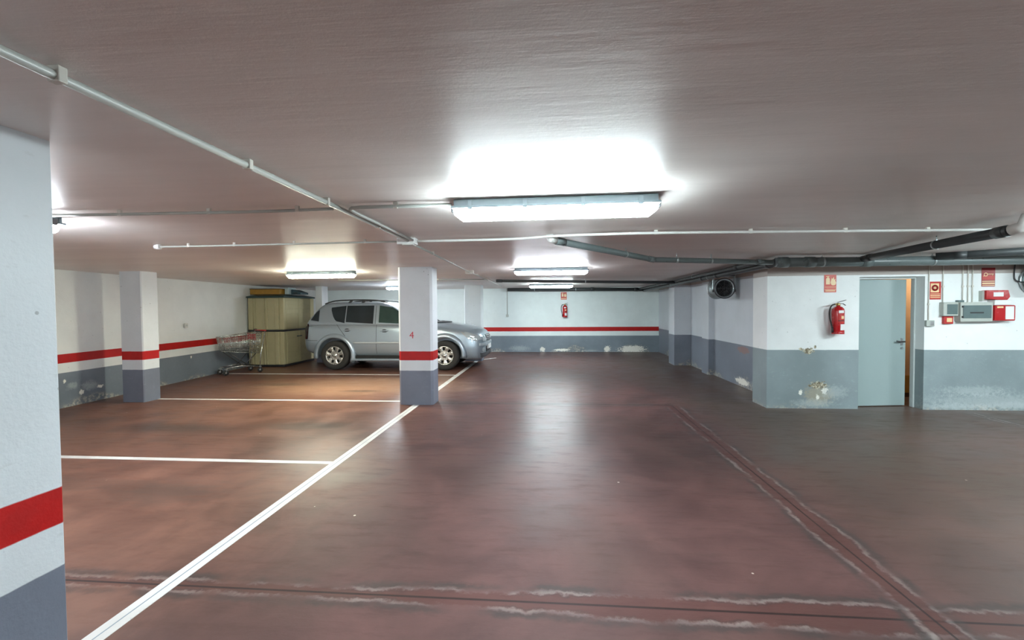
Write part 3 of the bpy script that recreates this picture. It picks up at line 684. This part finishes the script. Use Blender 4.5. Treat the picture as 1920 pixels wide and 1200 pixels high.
m.build('box_body', t, .004); MB().box(-.01, .85, -.012, .512, .14, .156, M_DARKWOOD).build('rim', t, .003)
t = thing('storage_box', 'pale blue plastic box beside the wooden drawer on the shed', 'box', (-7.29, 11.95, 1.957), 0)
MB().box(0, .10, 0, .38, 0, .165, M_LTBLUE).build('box_body', t, .008); MB().box(-.008, .108, -.008, .388, .165, .185, M_LTBLUE).build('box_lid', t, .004)
t = thing('instrument_case', 'dark blue wedge-shaped case on the right of the shed lid', 'case', (-7.16, 12.05, 1.957), 0)
MB().prism([(0, -.0), (.27, -.0), (.27, .05), (.02, .135), (0, .135)], 0, .40, M_DKBLUE).build('case_body', t, .006); MB().box(.05, .18, -.006, 0, .02, .05, M_BLACK).build('case_latch', t, .002)

# ------------------------------------------------------------------ shopping cart
def cart():
    t = thing('shopping_cart', 'wire shopping cart standing between the left wall and the shed', 'shopping cart', (-7.53, 10.50, 0), math.radians(60))
    # local x: towards the handle (rear), y across, z up
    r = .0045
    def corner(x, y, z): return Vector((x, y, z))
    # basket corners: front (x=-.42) narrower and shallower; rear (x=.38)
    T = [(-.50, -.17, .90), (-.50, .17, .90), (.36, .25, .98), (.36, -.25, .98)]
    B = [(-.44, -.15, .56), (-.44, .15, .56), (.30, .22, .47), (.30, -.22, .47)]
    T = [Vector(v) for v in T]; B = [Vector(v) for v in B]
    def face(nm, a0, a1, b0, b1, nv, nh):
        m = MB()
        for i in range(nv + 1):
            f = i / nv; m.tube([a0.lerp(a1, f), b0.lerp(b1, f)], r, M_CHROME, 5)
        for j in range(nh + 1):
            f = j / nh; m.tube([a0.lerp(b0, f), a1.lerp(b1, f)], r * (2.0 if j == 0 else 1), M_CHROME, 6)
        m.build(nm, t)
    face('basket_side', T[0], T[3], B[0], B[3], 22, 7); face('basket_side', T[1], T[2], B[1], B[2], 22, 7)
    face('basket_front', T[0], T[1], B[0], B[1], 9, 6); face('basket_gate', T[3], T[2], B[3], B[2], 12, 7); face('basket_floor', B[0], B[1], B[3], B[2], 12, 18)
    for s in (-1, 1):
        m = MB(); m.tube([(.30, s * .24, .14), (.33, s * .24, .47), (.44, s * .25, 1.02)], .011, M_CHROME, 10)
        m.tube([(.30, s * .24, .14), (-.10, s * .19, .20), (-.44, s * .16, .16)], .011, M_CHROME, 10)
        m.tube([(-.05, s * .19, .20), (.22, s * .22, .47)], .010, M_DARKSTEEL, 8); m.tube([(.05, s * .2, .19), (-.38, s * .16, .55)], .010, M_DARKSTEEL, 8)
        m.build('side_frame', t)
    m = MB()
    for i in range(9):
        f = i / 8; m.tube([Vector((.26, -.22 + .44 * f, .17)), Vector((-.42, -.15 + .30 * f, .19))], .0035, M_DARKSTEEL, 5)
    m.build('bottom_rack', t)
    MB().tube([(.445, -.27, 1.025), (.445, .27, 1.025)], .016, M_CALLRED, 14).build('handle', t)
    m = MB().box(.22, .235, -.2, .2, .80, .96, M_CALLRED); m.build('child_seat_flap', t, .004)
    for x, y in ((.30, -.24), (.30, .24), (-.44, -.16), (-.44, .16)):
        w = MB().lathe([(0, -.014), (.055, -.014), (.062, -.006), (.062, .006), (.055, .014), (0, .014)], M_RUBBER, Matrix.Translation((x, y, .062)) @ Matrix.Rotation(PI / 2, 4, 'X'), 22).build('wheel', t)
        MB().lathe([(0, -.017), (.022, -.017), (.022, .017), (0, .017)], M_STEEL, Matrix.Translation((x, y, .062)) @ Matrix.Rotation(PI / 2, 4, 'X'), 16).build('wheel_hub', w)
        f = MB(); 
        for s in (-1, 1): f.bar((x, y + s * .022, .06), (x + .005, y + s * .020, .14), .004, .03, M_STEEL, (0, 1, 0))
        f.box(x - .025, x + .03, y - .024, y + .024, .135, .15, M_STEEL); f.build('caster_fork', t)
cart()

# ------------------------------------------------------------------ car
def car_paint():
    t = NT('silver_car_paint'); n = t.noise(t.obj(), 3, 3); f = t.noise(t.obj(), 400, 1)
    c = t.mix(t.mul(t.sm(f, .5, .75), .25), (.35, .42, .48), (.58, .63, .67))
    return t.bsdf(c, .30, .55, None, spec=.5, coat=.6)
M_PAINT = car_paint()
M_MOULD = simple('silver_moulding_highlight', (.62, .67, .70), .22, .35)  # paler than the body paint so the strip carries its bright highlight
M_GLASS = simple('dark_tinted_glass', (.020, .030, .036), .06, 0, .25, 3, .6)
M_GLASSF = simple('green_tinted_glass', (.030, .062, .055), .06, 0, .2, 5, .6)
M_TAIL = simple('dark_red_lens', (.018, .005, .006), .12, 0, .1, 20)
M_LENS = simple('clear_lamp_lens', (.52, .58, .60), .08, .3, .1, 30)
M_AMBER = simple('pale_indicator_lens', (.56, .56, .55), .12, .3)
M_TRIM = simple('dark_trim_plastic', (.030, .032, .034), .5)
M_BUMPER = simple('dark_grey_bumper_skirt', (.085, .095, .105), .45)
M_ALLOY = simple('silver_alloy', (.66, .65, .60), .28, .75, .08)
M_TYRE = simple('tyre_rubber', (.030, .028, .026), .8, 0, .2, 30)
M_UNDER = simple('underbody_black', (.012, .012, .012), .8)

def interp(tab, u, k):
    for a, b in zip(tab, tab[1:]):
        if u <= b[0]:
            f = (u - a[0]) / (b[0] - a[0]); return a[k] + (b[k] - a[k]) * f
    return tab[-1][k]

def build_car():
    t = thing('car', 'silver five-door off-road car parked across the bay behind the numbered column', 'car', (-5.46, 11.97, 0), math.radians(.0))
    # local: x forward (rear axle at 0, front axle at 2.82), y left (far side +), z up
    st = [  # u, half width, bottom, shoulder z, centre z
        (-.900, .50, .56, .98, .98), (-.885, .66, .52, 1.06, 1.06), (-.84, .80, .47, 1.12, 1.13), (-.74, .885, .42, 1.15, 1.16), (-.52, .905, .36, 1.165, 1.17), (-.2, .915, .33, 1.17, 1.175),
        (.3, .92, .30, 1.17, 1.175), (1.0, .92, .30, 1.155, 1.165), (1.7, .92, .30, 1.135, 1.16), (2.2, .92, .30, 1.12, 1.21), (2.5, .92, .30, 1.095, 1.20), (2.85, .915, .30, 1.05, 1.165),
        (3.2, .905, .26, .995, 1.115), (3.42, .885, .24, .95, 1.07), (3.58, .84, .235, .91, 1.03), (3.68, .77, .24, .87, .985), (3.74, .68, .29, .82, .92), (3.775, .54, .32, .77, .85), (3.79, .42, .36, .72, .79)]
    fr = [(.0, 0, 0), (.55, 0, 0), (.86, .0, 0), (.955, .10, 0), (.99, .26, 0), (1.0, .42, 0), (.998, .52, 0), (.985, .68, 0), (.978, .80, 0), (.962, .92, 0), (.925, .985, 0), (.86, 1.0, .22), (.55, 1.0, .78), (.25, 1.0, .96), (0, 1.0, 1.0)]
    rings = []
    for (u, hw, zb, zs, zc_) in st:
        half = []
        for (k, f, c) in fr:
            z = zb + (zs - zb) * f + (zc_ - zs) * c
            half.append((k * hw, z))
        ring = [(u, -y, z) for y, z in half] + [(u, y, z) for y, z in half[-2:0:-1]]
        rings.append([Vector(v) for v in ring])
    mb = MB().loft(rings, M_PAINT, True)
    body = mb.build('body', t)
    sb = body.modifiers.new('round', 'SUBSURF'); sb.levels = 2; sb.render_levels = 2
    # wheel-arch cutters (temporary)
    cut = MB()
    for ax in (0.0, 2.82):
        for s in (-1, 1):
            cut.lathe([(0, -.30), (.445, -.30), (.445, .35), (0, .35)], M_UNDER, Matrix.Translation((ax, s * .92, .375)) @ Matrix.Rotation(PI / 2, 4, 'X'), 40)
    cm = cut.mesh('cut'); bmx = bmesh.new(); bmx.from_mesh(cm); bmesh.ops.remove_doubles(bmx, verts=bmx.verts, dist=1e-5); bmesh.ops.recalc_face_normals(bmx, faces=bmx.faces); bmx.to_mesh(cm); bmx.free()
    cutter = bpy.data.objects.new('cutter', cm); COL.objects.link(cutter); cutter.location = t.location
    bo = body.modifiers.new('arches', 'BOOLEAN'); bo.operation = 'DIFFERENCE'; bo.object = cutter; bo.solver = 'EXACT'
    bpy.context.view_layer.update(); dg = bpy.context.evaluated_depsgraph_get()
    me = bpy.data.meshes.new_from_object(body.evaluated_get(dg)); body.modifiers.clear(); body.data = me
    bpy.data.objects.remove(cutter); 
    for p in me.polygons: p.use_smooth = True
    try: me.set_sharp_from_angle(angle=math.radians(40))
    except Exception: pass
    # cabin
    cab = [  # z, rear u, front u, half width, corner radius, bow front, bow rear
        (1.02, -.86, 2.62, .885, .10, .16, .05), (1.16, -.835, 2.42, .880, .10, .18, .05), (1.28, -.765, 2.19, .845, .10, .18, .05), (1.42, -.66, 1.92, .803, .10, .17, .05), (1.56, -.54, 1.66, .765, .10, .16, .05),
        (1.640, -.455, 1.49, .740, .11, .15, .05), (1.680, -.37, 1.36, .705, .12, .13, .05), (1.706, -.24, 1.20, .63, .14, .10, .04), (1.722, -.05, .98, .48, .16, .06, .02), (1.730, .15, .75, .25, .12, .02, .01)]
    rings = []
    for (z, ur, uf, hw, rad, bf, br) in cab:
        pts = []
        def addarc(cx, cy, a0, a1):
            for i in range(5):
                a = math.radians(a0 + (a1 - a0) * i / 4); pts.append([cx + rad * math.cos(a), cy + rad * math.sin(a)])
        nS = 14
        # right side (-y) from rear to front
        xs0, xs1 = ur + rad, uf - rad
        for i in range(nS): pts.append([xs0 + (xs1 - xs0) * i / nS, -hw])
        addarc(uf - rad, -hw + rad, -90, 0)
        for i in range(1, 8): pts.append([uf, -hw + rad + (2 * hw - 2 * rad) * i / 8])
        addarc(uf - rad, hw - rad, 0, 90)
        for i in range(1, nS): pts.append([xs1 + (xs0 - xs1) * i / nS, hw])
        addarc(ur + rad, hw - rad, 90, 180)
        for i in range(1, 8): pts.append([ur, hw - rad - (2 * hw - 2 * rad) * i / 8])
        addarc(ur + rad, -hw + rad, 180, 270)
        mid = (ur + uf) / 2
        ring = []
        for (x, y) in pts:
            q = (y / hw) ** 2
            f = max(0, min(1, (x - mid) / (uf - mid))); g = max(0, min(1, (mid - x) / (mid - ur)))
            side = 1 - .02 * (max(f, g) ** 3)
            ring.append(Vector((x - bf * q * f ** 4 + br * q * g ** 6, y * side, z)))
        rings.append(ring)
    cabin = MB().loft(rings, M_PAINT, True).build('cabin', t)
    ss = cabin.modifiers.new('round', 'SUBSURF'); ss.levels = 1; ss.render_levels = 1
    bpy.context.view_layer.update(); dg = bpy.context.evaluated_depsgraph_get()
    cme = bpy.data.meshes.new_from_object(cabin.evaluated_get(dg)); cabin.modifiers.clear(); cabin.data = cme
    def tree(meshes):
        vs, fs = [], []
        for m in meshes:
            o = len(vs); vs += [v.co.copy() for v in m.vertices]; fs += [[i + o for i in p.vertices] for p in m.polygons]
        return BVHTree.FromPolygons(vs, fs)
    T = tree([me, cme])
    def hit_side(u, z, s):
        h = T.ray_cast(Vector((u, s * 3, z)), Vector((0, -s, 0)))
        return (h[0], h[1]) if h[0] is not None else (None, None)
    def hit_x(y, z, s):
        h = T.ray_cast(Vector((s * 8 + 1, y, z)), Vector((-s, 0, 0)))
        return (h[0], h[1]) if h[0] is not None else (None, None)
    def grid_fill(poly, nr, nc):
        zs = [p[1] for p in poly]; z0, z1 = min(zs) + 1e-4, max(zs) - 1e-4; rows = []
        for i in range(nr + 1):
            z = z0 + (z1 - z0) * i / nr; xs = []
            for a, b in zip(poly, poly[1:] + poly[:1]):
                if (a[1] - z) * (b[1] - z) <= 0 and a[1] != b[1]: xs.append(a[0] + (b[0] - a[0]) * (z - a[1]) / (b[1] - a[1]))
            if len(xs) >= 2:
                l, r_ = min(xs), max(xs); rows.append([(l + (r_ - l) * j / nc, z) for j in range(nc + 1)])
        return rows
    def patch(nm, poly, mat, mode, s, off=.006, nr=10, nc=12, parent=None, mb=None):
        """thin skin of real thickness lying on the body: mode 'side' poly in (u,z); 'front' poly in (y,z)"""
        rows = grid_fill(poly, nr, nc); vs, vi, ok = [], [], True
        for row in rows:
            for (a, z) in row:
                p, n = hit_side(a, z, s) if mode == 'side' else hit_x(a, z, s)
                if p is None:
                    p = vs[-1] - n0 * off if vs else Vector((a, s * .8, z)) if mode == 'side' else Vector((3.7 * (s > 0) - .8 * (s < 0), a, z)); n = n0 if vs else Vector((0, s, 0))
                if mode == 'side' and n.y * s < 0: n = -n
                if mode != 'side' and n.x * s < 0: n = -n
                n0 = n; vs.append(p + n * off); vi.append(p - n * .004)
        R_, C_ = len(rows), nc + 1; fs = []; N = len(vs)
        for i in range(R_ - 1):
            for j in range(C_ - 1): fs.append((i * C_ + j, i * C_ + j + 1, (i + 1) * C_ + j + 1, (i + 1) * C_ + j))
        rim = [j for j in range(C_)] + [i * C_ + C_ - 1 for i in range(1, R_)] + [(R_ - 1) * C_ + j for j in range(C_ - 2, -1, -1)] + [i * C_ for i in range(R_ - 2, 0, -1)]
        own = mb is None; mb = mb or MB()
        mb.raw(vs + vi, fs, mat, True)
        mb.raw([vs[i] for i in rim] + [vi[i] for i in rim], [(k, (k + 1) % len(rim), (k + 1) % len(rim) + len(rim), k + len(rim)) for k in range(len(rim))], mat, False)
        if own: return mb.build(nm, parent or t)
    W_QUARTER = [(-.12, 1.615), (.262, 1.622), (.255, 1.185), (.08, 1.20), (.0, 1.26), (-.06, 1.35), (-.125, 1.52)]
    W_REAR = [(.285, 1.622), (.99, 1.622), (1.0, 1.165), (.285, 1.184)]
    W_FRONT = [(1.135, 1.62), (1.42, 1.60), (2.02, 1.235), (2.06, 1.145), (1.145, 1.16)]
    for s in (-1, 1):
        patch('quarter_window', W_QUARTER, M_GLASS, 'side', s); patch('rear_door_window', W_REAR, M_GLASS, 'side', s); patch('front_door_window', W_FRONT, M_GLASSF, 'side', s, nc=18)
        patch('rear_corner_window', [(-.44, 1.52), (-.43, 1.23), (-.66, 1.235), (-.60, 1.34), (-.52, 1.46)], M_GLASS, 'side', s)
        # door seams
        patch('body_seam', [(1.085, 1.14), (1.093, 1.14), (1.093, .36), (1.085, .36)], M_TRIM, 'side', s, .002, 12, 1)
        patch('body_seam', [(2.175, 1.06), (2.183, 1.06), (2.183, .36), (2.175, .36)], M_TRIM, 'side', s, .002, 12, 1)
        patch('body_seam', [(.27, .86), (.285, .86), (.055, 1.15), (.045, 1.15)], M_TRIM, 'side', s, .002, 8, 1)
        patch('body_seam', [(-.78, .755), (-.45, .755), (-.45, .747), (-.78, .747)], M_TRIM, 'side', s, .002, 1, 10)
        patch('body_seam', [(1.045, 1.62), (1.055, 1.62), (1.062, 1.16), (1.052, 1.16)], M_TRIM, 'side', s, .003, 10, 1)
        mp = []
        for i in range(25):
            p, n = hit_side(.50 + 1.88 * i / 24, .69, s); mp.append(p + Vector((0, s * .004, 0)))
        MB().tube(mp, .024, M_MOULD, 10).build('side_moulding', t)
        patch('tail_light', [(-.86, 1.17), (-.69, 1.17), (-.705, 1.0), (-.72, .78), (-.86, .78)], M_TAIL, 'side', s, .008, 10, 6)
        patch('headlight', [(3.30, .955), (3.52, .90), (3.66, .84), (3.73, .76), (3.62, .715), (3.42, .77)], M_LENS, 'side', s, .010, 10, 10)
        patch('indicator_light', [(3.22, .955), (3.29, .95), (3.42, .78), (3.38, .80)], M_AMBER, 'side', s, .012, 6, 4)
        for u, z in ((.33, 1.005), (1.30, .985)):
            p, n = hit_side(u, z, s)
            h = MB().bar(p + Vector((-.10, s * .018, .0)), p + Vector((.10, s * .018, .008)), .022, .032, M_PAINT); h.bar(p + Vector((-.085, -.0 * s, -.002)), p + Vector((-.06, s * .02, 0)), .03, .03, M_PAINT); h.bar(p + Vector((.06, s * .02, 0)), p + Vector((.09, 0, .006)), .03, .03, M_PAINT)
            h.build('door_handle', t, .006)
            MB().lathe([(0, .004), (.045, .002)], M_TRIM, Matrix.Translation(p + Vector((0, s * .001, 0))) @ Matrix.Rotation(-s * PI / 2, 4, 'X') @ Matrix.Scale(1.6, 4, (1, 0, 0)), 16).build('handle_dark_disc', t)  # flat dark disc in place of the shaded hollow behind the handle
        # wheel-arch flares
        for ax, a0, a1 in ((0, -20, 190), (2.82, -6, 192)):
            rg = []
            for i in range(33):
                a = math.radians(a0 + (a1 - a0) * i / 32); c, sn = math.cos(a), math.sin(a)
                def P(r_, y): return Vector((ax + r_ * c, s * y, .375 + r_ * sn))
                rg.append([P(.440, .86), P(.440, .948), P(.462, .958), P(.50, .952), P(.545, .925), P(.56, .86)])
            MB().loft(rg, M_PAINT, True).build('wheel_arch_flare', t)
        # running board
        rb = MB().loft([[Vector((u, s * y, z)) for y, z in ((.80, .235), (.955, .235), (.97, .255), (.965, .285), (.93, .298), (.80, .298))] for u in (.46, .60, 1.4, 2.2, 2.38)], M_PAINT, False)
        rb.build('running_board', t, .006)
        MB().loft([[Vector((u, s * y, z)) for y, z in ((.80, .29), (.915, .29), (.917, .37), (.80, .37))] for u in (.44, 1.4, 2.38)], M_UNDER, False).build('sill_gap', t)  # black strip in place of the dark gap above the running board
        # roof rail
        rr = MB().tube(smoothpath([(-.36, s * .63, 1.675), (-.22, s * .635, 1.72), (.0, s * .635, 1.758), (.6, s * .63, 1.772), (1.05, s * .62, 1.752), (1.28, s * .615, 1.695)], 6), .017, M_TRIM, 10)
        for u in (.33, .68): rr.bar((u - .05, s * .632, 1.69), (u + .03, s * .632, 1.764), .03, .05, M_TRIM)
        rr.build('roof_rail', t)
        # mirror
        mr = MB().loft([[Vector((1.98, s * .87, 1.17)), Vector((1.98, s * .87, 1.21)), Vector((2.06, s * .87, 1.21)), Vector((2.06, s * .87, 1.17))], [Vector((1.97, s * 1.0, 1.16)), Vector((1.97, s * 1.0, 1.29)), Vector((2.06, s * .99, 1.28)), Vector((2.06, s * .99, 1.16))],
                        [Vector((1.96, s * 1.10, 1.17)), Vector((1.96, s * 1.10, 1.30)), Vector((2.04, s * 1.08, 1.29)), Vector((2.04, s * 1.08, 1.17))]], M_PAINT, False)
        mr.build('side_mirror', t, .015)
        # fog lamp
        patch('fog_light', [(y * s, z) for y, z in rrect(.52, .66, .44, .54, .03)], M_LENS, 'front', 1, .008, 6, 6)
    # front fittings
    patch('grille', [(-.36, .86), (.36, .86), (.30, .68), (-.30, .68)], M_BLACK, 'front', 1, .012, 8, 20)
    for z in (.70, .745, .79, .835): patch('grille_bar', [(-.345, z + .011), (.345, z + .011), (.345, z - .011), (-.345, z - .011)], M_STEEL, 'front', 1, .022, 1, 20)
    patch('headlight', [(-.66, .83), (-.42, .86), (-.37, .70), (-.64, .70)], M_LENS, 'front', 1, .012, 8, 8); patch('headlight', [(.66, .83), (.42, .86), (.37, .70), (.64, .70)], M_LENS, 'front', 1, .012, 8, 8)
    patch('bumper_strip', [(-.76, .66), (.76, .66), (.76, .60), (-.76, .60)], M_MOULD, 'front', 1, .035, 3, 36)
    patch('lower_grille', [(-.40, .56), (.40, .56), (.36, .42), (-.36, .42)], M_BLACK, 'front', 1, .008, 6, 20)
    patch('licence_plate', [(-.26, .60), (.26, .60), (.26, .49), (-.26, .49)], M_SIGNWHITE, 'front', 1, .045, 4, 12)
    patch('bumper_skirt', [(-.74, .42), (.74, .42), (.70, .31), (-.70, .31)], M_BUMPER, 'front', 1, .02, 4, 36)
    patch('windscreen', [(-.72, 1.17), (.72, 1.17), (.62, 1.56), (.3, 1.585), (-.3, 1.585), (-.62, 1.56)], M_GLASSF, 'front', 1, .006, 10, 18)
    patch('rear_window', [(-.70, 1.25), (.70, 1.25), (.60, 1.53), (-.60, 1.53)], M_GLASS, 'front', -1, .006, 8, 16)
    patch('rear_bumper', [(-.66, .70), (.66, .70), (.62, .55), (-.62, .55)], M_PAINT, 'front', -1, .03, 6, 30)
    wp = MB()
    for y0 in (-.55, .1):
        wp.tube([(2.50, y0, 1.185), (2.36, y0 + .12, 1.235), (2.26, y0 + .48, 1.285)], .011, M_BLACK, 8)
    wp.build('wiper', t)
    patch('cowl_vent', [(-.62, 1.185), (.62, 1.185), (.62, 1.165), (-.62, 1.165)], M_TRIM, 'front', 1, .02, 2, 20)
    MB().box(.42, 2.36, -.62, .62, .25, .42, M_UNDER).build('underbody', t, .03)
    # wheels
    def wheel(ax, s):
        Mx = Matrix.Translation((ax, s * .80, .37)) @ Matrix.Rotation(-s * PI / 2, 4, 'X')     # local z outwards
        w = MB().lathe([(.205, -.11), (.30, -.125), (.345, -.118), (.366, -.09), (.370, -.04), (.370, .04), (.366, .09), (.345, .118), (.30, .127), (.232, .120), (.222, .09), (.22, -.1), (.205, -.11)], M_TYRE, Mx, 48).build('wheel', t)
        MB().lathe([(.232, .118), (.222, .122), (.212, .112), (.205, .07), (.20, -.1)], M_ALLOY, Mx, 48).build('rim', w)
        MB().lathe([(0, .02), (.206, .02)], M_UNDER, Mx, 40).build('spoke_gap_shade', w)  # black disc standing in for the shade between the spokes
        sp = MB()
        n = 7
        for i in range(n):
            Ms = Mx @ Matrix.Rotation(2 * PI * (i + .35) / n, 4, 'Z')
            rgs = []
            for (r_, hwid, z) in ((.035, .032, .085), (.09, .036, .098), (.14, .042, .105), (.185, .062, .105), (.214, .080, .108)):
                rgs.append([Ms @ Vector((r_, -hwid, z - .02)), Ms @ Vector((r_, hwid, z - .02)), Ms @ Vector((r_, hwid * .86, z)), Ms @ Vector((r_, -hwid * .86, z))])
            sp.loft(rgs, M_ALLOY, True)
        sp.build('spokes', w)
        MB().lathe([(.125, .100), (.075, .103), (.045, .098), (.040, .112), (0, .116)], M_ALLOY, Mx, 32).build('wheel_hub', w)
        nb = MB()
        for i in range(6):
            a = i * PI / 3; nb.lathe([(0, .012), (.009, .012), (.009, -.004)], M_DARKSTEEL, Mx @ Matrix.Translation((.058 * math.cos(a), .058 * math.sin(a), .101)), 8)
        nb.build('wheel_nuts', w)
    for ax in (0, 2.82):
        for s in (-1, 1): wheel(ax, s)
    ax_ = MB()
    for ax in (0, 2.82): ax_.tube([(ax, -.72, .36), (ax, .72, .36)], .045, M_UNDER, 10)
    ax_.build('axles', t)
build_car()

# ------------------------------------------------------------------ world, camera
w = bpy.data.worlds.new('World'); S.world = w; w.use_nodes = True
w.node_tree.nodes['Background'].inputs[0].default_value = (.02, .02, .022, 1); w.node_tree.nodes['Background'].inputs[1].default_value = 0.0
cam = bpy.data.cameras.new('camera'); co_ = bpy.data.objects.new('camera', cam); COL.objects.link(co_)
cam.sensor_fit = 'HORIZONTAL'; cam.sensor_width = 36.0; cam.lens = 36.0 * 854.09 / 1920; cam.clip_start = .05; cam.clip_end = 100
yaw, pit, rol = math.radians(4.9206), math.radians(1.59), math.radians(.45513)
cy, sy, cp, sp_ = math.cos(yaw), math.sin(yaw), math.cos(pit), math.sin(pit)
fwd = Vector((-sy * cp, cy * cp, -sp_)); rt = Vector((cy, sy, 0)); dn = fwd.cross(rt)
r2 = rt * math.cos(rol) + dn * math.sin(rol); d2 = -rt * math.sin(rol) + dn * math.cos(rol)
R3 = Matrix((r2, -d2, -fwd)).transposed()
co_.matrix_world = Matrix.Translation((0, 0, CAMZ)) @ R3.to_4x4()
S.camera = co_
S.view_settings.view_transform = 'Standard'; S.view_settings.look = 'None'; S.view_settings.gamma = 1; S.view_settings.use_curve_mapping = False
S.view_settings.exposure = 3.15
S.cycles.use_denoising = True
S.cycles.max_bounces = 10; S.cycles.diffuse_bounces = 6; S.cycles.glossy_bounces = 4
S.cycles.sample_clamp_indirect = 6.0
